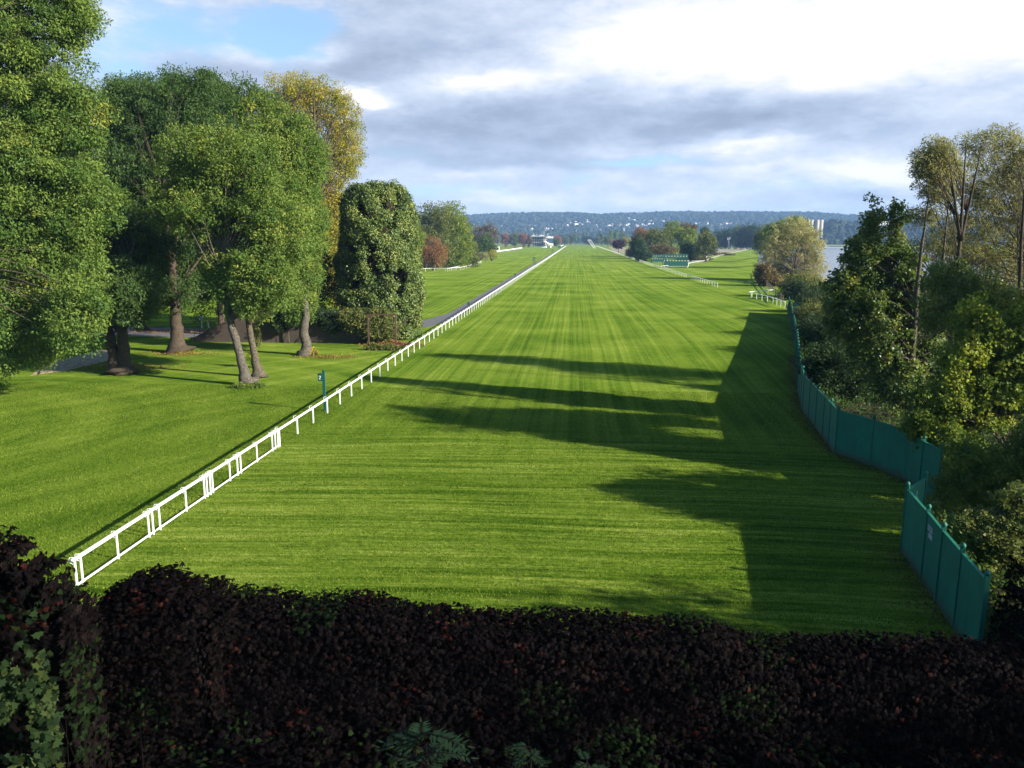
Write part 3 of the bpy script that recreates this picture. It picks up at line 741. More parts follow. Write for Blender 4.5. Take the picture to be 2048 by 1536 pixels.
def van(label, u, v, D, col, rz, s=1.0, group=None):
    q = W(u, v, D); q[2] = 0; t = thing('parked_van', label, 'van', q, rz, group); t.scale = (s, s, s)
    mb = MB(); pr = [(-2.5, .45), (2.4, .45), (2.55, 1.0), (1.7, 1.35), (1.05, 2.2), (-2.4, 2.25), (-2.55, 1.3)]
    mb.add([(x, -.95, z) for x, z in pr] + [(x, .95, z) for x, z in pr], [tuple(range(6, -1, -1)), tuple(range(7, 14))] + [(i, (i + 1) % 7, (i + 1) % 7 + 7, i + 7) for i in range(7)]); mb.build('body', M[col], t)
    mb = MB(); mb.add([(1.66, -.8, 1.42), (1.66, .8, 1.42), (1.10, .75, 2.12), (1.10, -.75, 2.12)], [(0, 1, 2, 3)]); o = mb.build('windscreen', M['glass'], t); o.location = (.03, 0, .02)
    for sy in (-1, 1):
        mb = MB(); mb.box((.5, sy * .955, 1.72), (1.2, .02, .55)); mb.build('side_window', M['glass'], t)
        for x in (-1.6, 1.6):
            mb = MB(); mb.lathe((0, 0, -.1), [(.2, 0), (.36, .02), (.36, .2), (.2, .22)], 12); o = mb.build('wheel', M['glass'], t); o.location = (x, sy * .85, .36); o.rotation_euler.x = R(90)
van('white van parked on the grass to the left of the pair below the grandstand', 1088, 492, 1130, 'white', R(170), 1.5)
van('white van just to the right of the other one below the grandstand', 1097, 492, 1150, 'white', R(160), 1.5)
van('dark van parked by the rail near the end of the path', 1119, 492, 1150, 'dark_green', R(100), 1.6)
van('white van half hidden behind the small trees at the left garden', 953, 496, 640, 'white', R(20), 1.5)
q = W(985.5, 499, 800); q[2] = 0
t = thing('kiosk', 'white framed kiosk with a dark opening beside the far white rail', 'kiosk', q)
mb = MB(); mb.box((3.3, 2, 4.9), (7.0, 4.4, .7)); mb.build('roof', M['white'], t)
mb = MB(); mb.box((3.3, 2.6, 2.2), (6.6, 3.0, 4.4)); mb.build('wall', M['white'], t)
mb = MB(); mb.box((3.3, 1.04, 2.9), (5.6, .12, 1.9)); mb.build('window', M['glass'], t)
for x in (.15, 3.3, 6.45):
    mb = MB(); mb.box((x, .2, 2.2), (.35, .35, 4.4)); mb.build('post', M['white'], t)
q = W(1176, 489, 1150); q[2] = 0
t = thing('camera_gantry', 'white leaning lattice arm with a platform by the far right rail', 'mast', q)
for a, b in (((8.5, 0, 0), (0, 0, 11)), ((11.5, 0, 0), (4.5, 0, 11.5)), ((10, 4, 0), (2, 2, 11))):
    mb = MB(); mb.tube([a, b], .22, 6); mb.build('strut', M['white'], t)
mb = MB(); mb.box((1.5, 1, 11.5), (5, 2.5, .3)); mb.box((1.5, -1, 12.1), (5, .1, .5)); mb.build('platform', M['white'], t)
q = W(1457, 497, 1000); q[2] = 0
t = thing('floodlight_mast', 'thin grey lattice mast with a head panel in front of the dark tall trees', 'mast', q)
mb = MB()
for x, y in ((-.7, -.7), (.7, -.7), (.7, .7), (-.7, .7)): mb.bar((x, y, 0), (x * .5, y * .5, 14), .16, .16)
for k in range(6):
    z = k * 2.3; mb.bar((-.6, -.6, z), (.6, -.6, z + 2.2), .1, .1); mb.bar((.6, .6, z), (-.6, .6, z + 2.2), .1, .1)
mb.build('lattice', M['grey_metal'], t)
mb = MB(); mb.box((-1.2, 0, 13.5), (1.6, .4, 3.2)); mb.box((1.2, 0, 14.5), (1.2, .4, 3.0)); mb.build('lamp_head', M['grey_metal'], t)

# ------------------------------------------------------------------ silos, boats, buildings across the river
q = W(1628, 488, 2080); q[2] = 0; SZ = 2080 / F
t = thing('silo_tower', 'tall pale concrete silo tower of joined cylinders across the river', 'silo', q)
hs = (488 - 440) * SZ
for k, (x, r_) in enumerate(((-16.5, 5.4), (-8, 5.4), (4, 5.6), (12.8, 5.6))):
    mb = MB(); mb.lathe((x * 1.2, (k % 2) * 2, 0), [(r_, 0), (r_, hs), (r_ * .8, hs + .6), (.5, hs + 1.0)], 16); mb.build('silo', M['concrete'], t, True)
mb = MB(); mb.box((-2, 9, hs * .49), (42, 8, hs * .97)); mb.build('stair_block', M['concrete'], t)
mb = MB(); mb.box((2, -9, 7), (5, 5, 14)); mb.box((14, -10, 4), (11, 8, 8)); mb.build('annex', M['concrete'], t)
def boat(label, u, v, D, Lb, rz):
    q = W(u, v, D); q[2] = -2.4; t = thing('river_boat', label, 'boat', q, rz); k = Lb / 12; t.scale = (k, k, k)
    mb = MB(); st = [(-6, 1.5, 1.1), (-2, 1.9, 1.1), (2.5, 1.8, 1.2), (5, .9, 1.5), (6, .05, 1.7)]
    v = []
    for x, w, z in st: v += [(x, -w, z), (x, -w * .7, -.3), (x, w * .7, -.3), (x, w, z)]
    f = [(0, 1, 2, 3)[::-1]]
    for i in range(4):
        for j in range(4): f.append((i * 4 + j, i * 4 + (j + 1) % 4, i * 4 + 4 + (j + 1) % 4, i * 4 + 4 + j))
    mb.add(v, f); mb.build('hull', M['water_hull'], t)
    mb = MB(); mb.add([(-3.5, -1.3, 1.15), (2.8, -1.3, 1.15), (2.8, 1.3, 1.15), (-3.5, 1.3, 1.15), (-3.2, -1.1, 3.3), (1.4, -1.1, 3.3), (1.4, 1.1, 3.3), (-3.2, 1.1, 3.3)], [(0, 1, 5, 4), (1, 2, 6, 5), (2, 3, 7, 6), (3, 0, 4, 7), (4, 5, 6, 7)]); c = mb.build('cabin', M['water_hull'], t)
    for sy in (-1, 1):
        mb = MB(); mb.box((-.8, sy * 1.24, 2.45), (4, .06, .8)); mb.build('window', M['glass'], c)
    mb = MB(); mb.box((-1, 0, 3.45), (4.6, 2.8, .14)); mb.build('roof', M['water_hull'], t)
    mb = MB(); mb.tube([(-1, 0, 3.5), (-1, 0, 5.4)], .09, 5); mb.build('mast', M['grey_metal'], t)
boat('white cabin cruiser on the river in front of the silo tower', 1646, 494.5, 1480, 19, R(160))
boat('small white boat half hidden by the dark poplar on the river', 1690, 510, 700, 9, R(150))

# ------------------------------------------------------------------ hills
def ridge(u):
    us = [-2500, 300, 700, 940, 1000, 1080, 1150, 1200, 1235, 1270, 1330, 1400, 1480, 1540, 1600, 1660, 1750, 2000, 2600, 4500]
    vv = [470, 450, 438, 433, 429.5, 428, 428.5, 431.5, 429.5, 430, 427, 428, 427.5, 429, 429, 434, 436, 432, 440, 470]
    return float(np.interp(u, us, vv)) + 4.5
hr = np.random.default_rng(5)
hph = hr.uniform(0, 6.28, 24); hk = hr.normal(size=(24, 2)) * .004
def hz_(x, y):
    u = 1150 + F * x / y
    top = 12 + (480 - ridge(u)) / F * 4700
    s = min(max((y - 2900) / 1800, 0), 1.0); s = s * s * (3 - 2 * s)
    n = sum(math.sin(hk[i, 0] * x + hk[i, 1] * y + hph[i]) for i in range(24)) / 24
    return top * (.16 * min(1, max(0, (y - 2750) / 300)) + .84 * s) * (1 + .16 * n * (1 - s) ** .5) - (.4 if y < 2800 else 0)
xs = np.linspace(-4800, 5600, 150); ys = [2700, 2760, 2850, 3000, 3150, 3300, 3450, 3600, 3750, 3900, 4050, 4200, 4350, 4500, 4700, 5000, 6500]
mb = MB(); mb.v = [(float(x) * (yy / 4700), yy, hz_(float(x) * (yy / 4700), yy)) for yy in ys for x in xs]
for i in range(len(ys) - 1):
    for j in range(len(xs) - 1): mb.f.append((i * 150 + j, i * 150 + j + 1, (i + 1) * 150 + j + 1, (i + 1) * 150 + j)); mb.m.append(0)
M['hill'] = plain('wooded_slope', (.022, .034, .016), .95, .5, .012, 0, .1)
tag(mb.build('hills', M['hill'], None, True), kind='structure')
def bank_top(x, y):                       # wooded river bank across the water
    s = min(1, max(0, (y - 2120) / 260)); s = s * s * (3 - 2 * s)
    u = 1150 + F * x / y; e = min(1, max(0, (u - 1560) / 90))
    return 56 * s * e * (1 + .18 * math.sin(x * .02) + .1 * math.sin(x * .053 + 1))
mb = MB(); xs = np.linspace(450, 2200, 60); ys = [2090, 2150, 2200, 2260, 2320, 2400, 2600]
mb.v = [(float(x), yy, bank_top(float(x), yy) - (.3 if yy == 2090 else 0)) for yy in ys for x in xs]
for i in range(len(ys) - 1):
    for j in range(59): mb.f.append((i * 60 + j, i * 60 + j + 1, (i + 1) * 60 + j + 1, (i + 1) * 60 + j)); mb.m.append(0)
tag(mb.build('river_bank_hill', M['hill'], None, True), kind='structure')

# woods on the slopes: crowns read as one mass
ico_v = []; ph = (1 + 5 ** .5) / 2
for a in (-1, 1):
    for b_ in (-ph, ph): ico_v += [(0, a, b_), (a, b_, 0), (b_, 0, a)]
ico_v = unit(np.array(ico_v))
from itertools import combinations
dmin = min(np.linalg.norm(ico_v[i] - ico_v[j]) for i, j in combinations(range(12), 2)) * 1.05
ico_f = [t_ for t_ in combinations(range(12), 3) if all(np.linalg.norm(ico_v[i] - ico_v[j]) < dmin for i, j in combinations(t_, 2))]
sub_f = []
sub_v = list(map(tuple, ico_v))
for a, b_, c in ico_f:
    k = len(sub_v); sub_v += [tuple(unit((ico_v[i] + ico_v[j])[None])[0]) for i, j in ((a, b_), (b_, c), (c, a))]
    sub_f += [(a, k, k + 2), (b_, k + 1, k), (c, k + 2, k + 1), (k, k + 1, k + 2)]
sub_v = np.array(sub_v); sub_f = np.array(sub_f)
def wood_mass(name, label, pts, sizes, mat, seed):
    r = np.random.default_rng(seed); n = len(pts); tri = sub_v[sub_f.ravel()].reshape(-1, 3)      # (240, 3)
    jit = 1 + r.normal(size=(n, len(sub_v), 1)) * .16
    vv = (sub_v[None] * jit)[:, sub_f.ravel()]
    vv = vv * np.array(sizes)[:, None, :] + np.array(pts)[:, None, :]
    tint = np.clip(np.repeat(r.normal(.45, .25, n), len(sub_f)) + r.normal(size=n * len(sub_f)) * .06, 0, 1)
    return tag(quads(name, vv.reshape(-1, 3), tint, mat, None, 3), label, None, None, 'stuff')
r = np.random.default_rng(21); P_, Z_ = [], []
while len(P_) < 6500:
    y = r.uniform(2820, 4760); x = r.uniform(-1500, 1900) * y / 4700
    dens = .30 if y < 3900 else 1.0
    if math.sin(x * .011 + y * .004) * math.sin(y * .013 - x * .003) > .35: dens = 1.0
    if r.random() > dens: continue
    s = r.uniform(7, 13); P_.append((x, y, hz_(x, y) + s * .5)); Z_.append((s, s, s * r.uniform(.75, 1.15)))
wood_mass('far_woods', 'dark blue-green woods covering the far hillside', P_, Z_, G_['wood'], 3)
P_, Z_ = [], []
while len(P_) < 1500:
    y = r.uniform(2110, 2420); x = r.uniform(480, 1900)
    if 1150 + F * x / y < 1560: continue
    if abs(x - q[0] - 0) < 0: continue
    s = r.uniform(5, 10); P_.append((x, y, bank_top(x, y) + s * .6)); Z_.append((s, s, s * r.uniform(.8, 1.3)))
wood_mass('bank_woods', 'dark green woods on the bank across the river', P_, Z_, G_['wood'], 4)

# houses on the far hillside, each one an object
def house_mesh(wm, rm, w, d, h, rh, name):
    mb = MB(); mb.box((0, 0, h / 2 - 3), (w, d, h + 6), 0, 0)
    e = .5; mb.add([(-w / 2 - e, -d / 2 - e, h + .02), (w / 2 + e, -d / 2 - e, h + .02), (w / 2 + e, d / 2 + e, h + .02), (-w / 2 - e, d / 2 + e, h + .02), (-w / 2, 0, h + rh), (w / 2, 0, h + rh)], [(0, 1, 5, 4), (2, 3, 4, 5), (1, 2, 5), (3, 0, 4), (3, 2, 1, 0)], 1)
    for i in range(2): mb.box((-w * .22 + i * w * .44, -d / 2 - .02, h * .55), (1.6, .1, 1.8), 0, 2)
    o = mb.build(name, [M[wm], M[rm], M['glass']]); return o
protos = []
for (wm, rm, w, d, h, rh, lab, nm) in [('hill_render', 'tile', 15, 11, 8, 4.5, 'white house with a red tiled roof on the far wooded hillside', 'hill_house'), ('hill_render', 'slate', 17, 12, 9, 4, 'white house with a grey roof on the far wooded hillside', 'hill_house'),
                                     ('hill_render', 'tile', 13, 11, 7, 5, 'cream house with a red tiled roof on the far wooded hillside', 'hill_house'), ('hill_render', 'concrete', 34, 13, 15, 1, 'long white apartment block on the far wooded hillside', 'apartment_block')]:
    o = house_mesh(wm, rm, w, d, h, rh, nm); tag(o, lab, 'house' if nm == 'hill_house' else 'apartment block', 'houses on the far hillside' if nm == 'hill_house' else 'apartment blocks on the far hillside'); protos.append(o)
cl = [(968, 470, 14, 4, 14), (1000, 462, 28, 5, 20), (1035, 455, 22, 4, 18), (1062, 458, 18, 5, 12), (1105, 460, 20, 4, 22), (1125, 455, 25, 4, 20), (1150, 450, 28, 5, 16), (1185, 452, 22, 8, 20), (1215, 456, 20, 6, 22), (1240, 452, 22, 6, 22), (1290, 446, 22, 6, 26), (1262, 443, 18, 4, 12), (1215, 440, 20, 3, 10), (1400, 450, 18, 3, 12), (1450, 450, 22, 3, 14), (1475, 441, 4, 2, 2), (1170, 441, 10, 3, 5), (1255, 458, 15, 4, 12)]
cnt = [0] * 4
for (u, v, su, sv, n) in cl:
    for _ in range(n):
        uu, vv = r.normal(u, su * .7), r.normal(v, sv * .7); d = ray(uu, vv)
        for y in np.arange(2900, 4600, 12.0):
            pt = EYE + d * (y / d[1])
            if pt[2] <= hz_(pt[0], pt[1]): break
        else: continue
        k = int(r.choice(4, p=[.30, .36, .20, .14])); o = protos[k]
        if cnt[k]: o = o.copy(); COL.objects.link(o)
        cnt[k] += 1; s = r.uniform(.45, .8)
        o.location = (pt[0], pt[1], hz_(pt[0], pt[1])); o.rotation_euler.z = r.uniform(-.9, .9); o.scale = (s, s, s)
# pale building on the bank behind the poplar
q = W(1752, 462, 2200); zb = bank_top(q[0], q[1])
t = thing('bank_building', 'pale low building on the wooded bank behind the dark poplar', 'building', (q[0], q[1], zb - 3))
mb = MB(); mb.box((0, 0, 9), (60, 20, 26)); mb.build('wall', M['cream'], t)
mb = MB(); mb.box((0, 0, 22.6), (63, 22, 1.2)); mb.build('roof', M['white'], t)
for k in range(8):
    mb = MB(); mb.box((-26 + k * 7.4, -10.05, 15), (3.5, .2, 4)); mb.build('window', M['glass'], t)
t = thing('river_shed', 'small grey domed shed right of the silo tower by the water', 'shed', W(1658, 487, 2075) * np.array([1, 1, 0]))
mb = MB(); P8 = [(math.cos(a) * 14, math.sin(a) * 14) for a in np.linspace(0, math.pi, 11)]
mb.add([(x, y, z) for y in (0, 18) for x, z in P8], [tuple(range(10, -1, -1)), tuple(range(11, 22))] + [(i, i + 1, i + 12, i + 11) for i in range(10)]); mb.build('shell', M['grey_metal'], t)
mb = MB(); mb.box((0, -.1, 3.5), (8, .2, 7)); mb.build('door', M['slate'], t)

# ------------------------------------------------------------------ trees at the left
def tr(*p): return [np.array(q, float) for q in p]
# 1 big ash whose trunk stands outside the frame
b0 = np.array([-55.0, 54.0, 0.0])
px_tree('ash_tree', 'huge ash tree at the left edge with long drooping branches and some yellow tips', 59, 0, 0,
        [(60, 40, 120, 110), (-60, 120, 130, 150), (70, 200, 110, 90), (150, 235, 62, 70), (60, 330, 120, 100), (165, 400, 62, 85), (-60, 400, 130, 160), (60, 490, 110, 90), (140, 540, 62, 75), (30, 610, 80, 80), (110, 630, 55, 60), (-40, 650, 80, 80), (25, 705, 34, 52), (85, 690, 28, 30), (135, 650, 46, 46, -3), (165, 590, 44, 50, -3), (150, 30, 40, 55), (-150, 300, 120, 300)],
        'ash', 190000, .36, base=b0, trunk=[(tr(b0, b0 + [0, 0, 6], b0 + [1.5, 1, 17], b0 + [3, 2, 32]), [.75, .62, .45, .12])], cr=1.5, dens=.6, droop=.75, tint=(.42, .2), limb=.35, seed=1, fine=.62, depth=.8, aspect=.5)
# 2
b = G(237, 748)
px_tree('ash_tree', 'ash tree with a dark twin trunk and low leafy shoots beside the earth path', 70, 237, 748,
        [(215, 470, 95, 80, 3), (265, 560, 42, 50, -3), (235, 590, 30, 45, -2), (170, 560, 55, 70, 4), (300, 500, 60, 60, 3), (262, 610, 40, 38, -3), (205, 620, 28, 30)],
        'ash_dark', 42000, .32, trunk=[(tr(b, b + [-.6, .2, 3.4], b + [-1.6, .5, 7], b + [-2.2, 1, 12]), [.62, .42, .35, .12]), (tr(b + [.5, .15, 0], b + [.75, 0, 3.5], b + [1.0, 0, 7.5], b + [2, 1, 12]), [.55, .45, .34, .1])], bark='bark_dark', cr=1.15, dens=.55, seed=2, fine=.76, droop=.5)
# 3
b = G(355, 705)
px_tree('ash_tree', 'thick dark trunked tree close to the shaded road, behind the leaning trunks', 86, 355, 705,
        [(330, 250, 105, 85), (265, 230, 55, 60), (280, 380, 90, 100), (370, 420, 90, 110), (330, 540, 90, 70, 2), (335, 590, 50, 40, -3), (290, 590, 45, 45), (400, 570, 60, 60, 2), (250, 210, 45, 50), (390, 180, 60, 40)],
        'ash_dark', 115000, .34, trunk=[(tr(b, b + [.1, 0, 3.2], b + [.3, 0, 7], b + [-.5, .5, 17]), [.78, .62, .52, .15])], bark='bark_dark', cr=1.25, dens=.75, limb=.12, seed=3, fine=.76, droop=.4)
# 4 leaning trunk in front
b = G(495, 770)
px_tree('ash_tree', 'leaning ash tree with a pale scarred trunk, foremost of the lawn trees', 64, 495, 770,
        [(385, 320, 62, 62), (475, 330, 80, 80), (425, 415, 100, 66), (355, 420, 52, 52), (530, 420, 60, 80), (505, 540, 70, 62), (545, 575, 58, 50), (450, 545, 40, 36), (490, 600, 42, 38), (560, 480, 55, 70), (330, 400, 30, 36)],
        'ash', 85000, .29, trunk=[(tr(b, b + [-.35, 0, 1.6], b + [-.75, .1, 3.5], b + [-1.45, .3, 6.0], b + [-1.2, .5, 13], b + [-.6, .5, 18]), [.44, .36, .33, .27, .18, .08])], bark='bark_pale', cr=1.15, dens=.52, seed=4, fine=.76, droop=.55, tint=(.48, .17))
# 5
b = G(518, 754)
px_tree('ash_tree', 'slimmer ash tree standing just behind the leaning scarred trunk', 69, 518, 754,
        [(560, 330, 62, 90), (590, 440, 55, 90), (560, 540, 60, 70), (520, 250, 55, 60), (590, 560, 40, 50), (600, 300, 40, 60)],
        'ash', 52000, .30, trunk=[(tr(b, b + [-.35, 0, 2.4], b + [-.7, 0, 5], b + [0, .2, 11], b + [.6, .4, 19]), [.36, .30, .26, .18, .07])], bark='bark', cr=1.15, dens=.52, seed=5, fine=.76, droop=.5, tint=(.5, .17))
# 6
b = G(612, 710)
px_tree('ash_tree', 'ash tree with a knobbly grey trunk in front of the brick wall, tall narrow crown', 83, 612, 710,
        [(598, 560, 44, 52), (606, 470, 42, 85), (600, 360, 44, 85), (600, 610, 36, 32)],
        'ash', 46000, .30, trunk=[(tr(b, b + [.15, 0, 1.2], b + [-.15, 0, 2.4], b + [.2, 0, 4.2], b + [0, .2, 12], b + [.2, .4, 19]), [.50, .44, .50, .38, .24, .08])], bark='bark_pale', cr=1.15, dens=.52, seed=6, fine=.76, droop=.5, tint=(.5, .15))
# 7 tall yellow tree
b = np.array([-36.5, 104, 0])
px_tree('lime_tree', 'tall autumn yellow tree rising above the green ashes beside the ivy tower', 108, 640, 660,
        [(585, 185, 55, 36), (545, 215, 34, 34), (640, 195, 40, 40), (700, 255, 24, 60), (675, 270, 24, 80), (610, 260, 70, 60), (700, 310, 26, 55), (655, 340, 50, 50), (668, 420, 30, 60), (655, 500, 34, 60), (665, 560, 26, 46), (672, 470, 20, 60), (690, 420, 16, 50), (684, 520, 14, 60), (678, 590, 14, 26), (630, 400, 50, 80), (678, 195, 14, 22)],
        'yellow', 85000, .30, base=b, trunk=[(tr(b, b + [.5, 0, 8], b + [2.0, 0, 20], b + [2.2, 0, 31]), [.45, .36, .25, .08]), (tr(b + [.4, .3, 0], b + [0, .3, 10], b + [-1.6, .3, 22], b + [-2.5, 0, 32]), [.4, .32, .22, .06])], bark='bark_dark', dens=.7, seed=7, fine=.76, cr=1.2, limb=.45, tint=(.5, .22), lr=.3)
# 8 backing trees
for i, (lab, D, bl, n, mt) in enumerate([
    ('dark green tree with a knobbly crest behind the foremost leaning ash', 98, [(425, 200, 52, 50), (485, 200, 44, 52), (340, 195, 70, 48), (285, 205, 50, 50), (430, 240, 60, 62), (460, 320, 90, 80), (400, 400, 80, 110), (500, 420, 80, 110), (440, 540, 80, 60)], 80000, 'ash_dark'),
    ('deep shaded tree between the huge ash and the thick dark trunk, far back', 104, [(150, 420, 120, 120), (230, 330, 60, 120), (120, 300, 90, 120), (220, 500, 90, 90), (245, 230, 50, 70), (280, 300, 70, 80)], 80000, 'ash_dark'),
    ('dark understorey tree behind the knobbly trunk, above the brick wall', 101, [(560, 540, 70, 75), (500, 560, 60, 60), (640, 560, 50, 70), (580, 450, 70, 80)], 30000, 'dark'),
    ]):
    u = bl[-1][0]; bb = W(u, 600, D); bb[2] = 0
    px_tree('broadleaf_tree', lab, D, u, 690, bl, mt, n, .42, base=bb, cr=1.3, dens=.6, seed=20 + i, fine=.74, r_trunk=.4, bark='bark_dark', limb=.3)
for i, (x, y, w_, h_, lab) in enumerate([(26.5, 84, 2.2, 4.6, 'rounded dark bush added to roughen the shadow of the long green fence, nearest of the three there'), (31.0, 100, 2.6, 5.0, 'ragged dark bush added to roughen the shadow of the long green fence, middle of the three there'), (36.5, 119, 3.0, 5.2, 'broad dark bush added to roughen the shadow of the long green fence, farthest of the three there')]):  # bushes added so the fence shadow on the turf gets ragged edges
    b = np.array([x, y, 0.0])
    make_tree('dark_bush', lab, b, [(tr(b, b + [.1, 0, h_ * .4], b + [0, 0, h_ * .8]), [.14, .1, .03])], [(b + [0, 0, h_ * .55], (w_, w_ * 1.6, h_ * .42), 1.0), (b + [-.5, 1.5, h_ * .4], (w_, w_ * 1.4, h_ * .36), 1.0), (b + [.3, -2, h_ * .38], (w_ * .9, w_, h_ * .4), 1.0)], 'olive' if i == 1 else 'dark', 12000, .26, cr=.6, dens=.6, seed=150 + i, cat='bush', limb=.3)
# hanging leaves near the earth path and low plants at the trunk feet
def shrub(name, label, c, blobs_, leaf, n, size, seed, cat='shrub', cr=.35, dens=.7, group=None, droop=.2, tint=(.5, .2), stems=6, bark='bark_dark', core=.15, aspect=.5):
    c = np.array(c, float); r = np.random.default_rng(500 + seed)
    t = thing(name, label, cat, c, 0, group)
    C, Rd = blob_clumps(r, [(np.array(q), rr, 1.0) for q, rr in blobs_], cr, dens)
    C[:, 2] = np.maximum(C[:, 2], cr * .5)
    mb = MB()
    for k in range(stems):
        e = C[r.integers(len(C))]; s0 = np.array([*(e[:2] * .25 + r.normal(size=2) * .08), -.05])
        mid = s0 * .5 + e * .5 + np.array([*r.normal(size=2) * .12, .12])
        mb.tube([s0, mid, e], [.03, .02, .008], 5)
    mb.build('stem', M[bark], t, True)
    v, tt = clump_leaves(r, C, Rd, n, size, np.clip(r.normal(tint[0], tint[1], len(C)), 0, 1), aspect, droop, 1.0, core)
    v[:, 2] = np.maximum(v[:, 2], .015)
    quads('foliage', v, tt, G_[leaf], t)
    return t
p = G(495, 775); shrub('weed_patch', 'low green weeds round the foot of the leaning scarred trunk', p, [((-.3, -.1, .12), (1.1, .7, .22)), ((.8, .2, .1), (.8, .5, .2))], 'ash', 1800, .16, 1, 'plant', .22, stems=4)
p = G(618, 709); shrub('yellow_shrub', 'small bright yellow shrub at the foot of the knobbly trunk', p + np.array([.55, -.3, 0]), [((0, 0, .35), (.65, .45, .38))], 'yellow', 1100, .17, 2, tint=(.75, .15))
p = G(507, 735); shrub('yellow_shoots', 'yellow green shoots between the two leaning trunks', p, [((0, 0, .9), (.45, .4, 1.0))], 'ygreen', 1000, .16, 3, 'plant', tint=(.7, .2))
p = G(760, 700); shrub('bramble_patch', 'low green brambles under the rusty frame', p, [((0, 0, .25), (1.9, .7, .35)), ((1.5, .1, .2), (1.2, .6, .3))], 'olive', 2600, .2, 4, 'plant', .3)
p = G(518, 690); shrub('yellow_bush', 'thin yellow green bush by the sloping wall end', p + np.array([0, -1, 0]), [((0, 0, 1.1), (.7, .6, 1.2))], 'olive', 1500, .2, 5, tint=(.6, .2))
for (u, v, w_, n, lab, sd_) in [(785, 690, 3.0, 2600, 'orange fallen leaves heaped at the foot of the ivy', 6), (655, 714, 4.0, 500, 'brown fallen leaves scattered round the knobbly trunk', 7), (360, 708, 4.5, 600, 'brown fallen leaves round the thick dark trunk', 8), (400, 664, 14.0, 3800, 'orange fallen leaves along the far edge of the shaded road', 9), (250, 735, 5, 900, 'fallen leaves round the twin trunk', 10)]:
    r = np.random.default_rng(sd_); p = G(u, v); n_ = n
    xy = r.normal(size=(n_, 2)) * np.array([w_ * .5, w_ * (.22 if w_ < 10 else .09)])
    hgt = (.55 * np.exp(-(xy[:, 0] / 1.6) ** 2 - (xy[:, 1] / .7) ** 2) if sd_ == 6 else np.zeros(n_))
    pos = np.column_stack([xy + p[:2], r.uniform(.02, .06, n_) + hgt * r.random(n_)])
    v_ = leaf_quads(r, pos, np.tile([0, 0, .4], (n_, 1)) + r.normal(size=(n_, 3)) * .2, .16, .7, 0)
    v_[:, 2] = np.clip(v_[:, 2], .014, 1)
    tag(quads('fallen_leaves', v_, r.uniform(.2, 1, n_), G_['orange']), lab, None, None, 'stuff')

r = np.random.default_rng(44); n_ = 520
y = 24 + 60 * r.random(n_) ** 1.3; x = np.where(r.random(n_) < .55, r.normal(-16.2, 1.3, n_), r.uniform(-45, 12, n_))
pos = np.column_stack([x, y, r.uniform(.05, .09, n_)]); v_ = leaf_quads(r, pos, np.tile([0, 0, .5], (n_, 1)) + r.normal(size=(n_, 3)) * .3, .065, .8, 0); v_[:, 2] = np.clip(v_[:, 2], .03, 1)
tag(quads('fallen_leaves', v_, r.uniform(.2, .7, n_), G_['yellow']), 'few yellow fallen leaves dotted over the lawn and along the rail', None, None, 'stuff')

# ivy covered tower
def ivy_shell(name, label, cat, c, pts_fn, n_cl, leaf, nleaf, size, cr, core_mb, core_mat, seed, core_name='wall', tint=(.5, .2), group=None, leaf_name='ivy'):
    r = np.random.default_rng(700 + seed); c = np.array(c, float)
    t = thing(name, label, cat, c, 0, group)
    core_mb.build(core_name, core_mat, t)
    C, Nn = pts_fn(r, n_cl)
    Rd = np.full((len(C), 3), cr) * r.uniform(.6, 1.35, (len(C), 1))
    K = len(C); ci = r.integers(0, K, nleaf)
    d = unit(r.normal(size=(nleaf, 3)) + Nn[ci] * .9)
    pos = C[ci] + d * Rd[ci] * (.45 + .55 * r.random((nleaf, 1)))
    v = leaf_quads(r, pos, unit(d + Nn[ci] * .3), size, .75, .75)
    tc = np.clip(r.normal(tint[0], tint[1], K), 0, 1)
    tt = np.clip(tc[ci] + r.normal(size=nleaf) * .16, 0, 1)
    quads(leaf_name, v, tt, G_[leaf], t)
    return t
D = 97; s = F / D; pc = W(762, 690, D); pc[2] = 0; rad = 4.1
def tower_prof(z):                            # radius by height of the ivy mass
    zz = [0, 2, 5, 9, 13, 16, 17.2, 18.0, 18.3]; rr = [3.7, 4.0, 4.2, 4.3, 4.0, 3.6, 3.2, 2.5, 1.0]
    return np.interp(z, zz, rr)
def tower_pts(r, n):
    z = r.uniform(.4, 17.8, n); a = r.uniform(0, 6.283, n)
    lump = 1 + .07 * np.sin(a * 3 + z * .5) + .05 * np.sin(a * 5 - z * .9)
    rr = tower_prof(z) * lump; top = r.random(n) < .10; z = np.where(top, 17.7 + r.normal(size=n) * .25, z); rr = np.where(top, np.sqrt(r.random(n)) * 3.0, rr)
    sx = np.cos(a); x = rr * sx + np.where((sx > 0) & (z < 15), .55 * sx * np.sin(np.clip(z / 15, 0, 1) * 3.14), 0); y = rr * np.sin(a)
    N = np.column_stack([np.cos(a), np.sin(a), np.full(n, .25)]); N[top] = (0, 0, 1)
    return np.column_stack([x, y, z]), unit(N)
mb = MB(); mb.lathe((0, 0, 0), [(3.2, 0), (3.4, 4), (3.5, 9), (3.1, 13), (2.4, 16), (1.6, 17)], 18)
ivy_shell('ivy_covered_tower', 'tall round tower wholly covered in dark green ivy', 'tower', pc, tower_pts, 850, 'ivy', 170000, .21, .85, mb, M['soil'], 1)
p = W(722, 690, 91); p[2] = 0
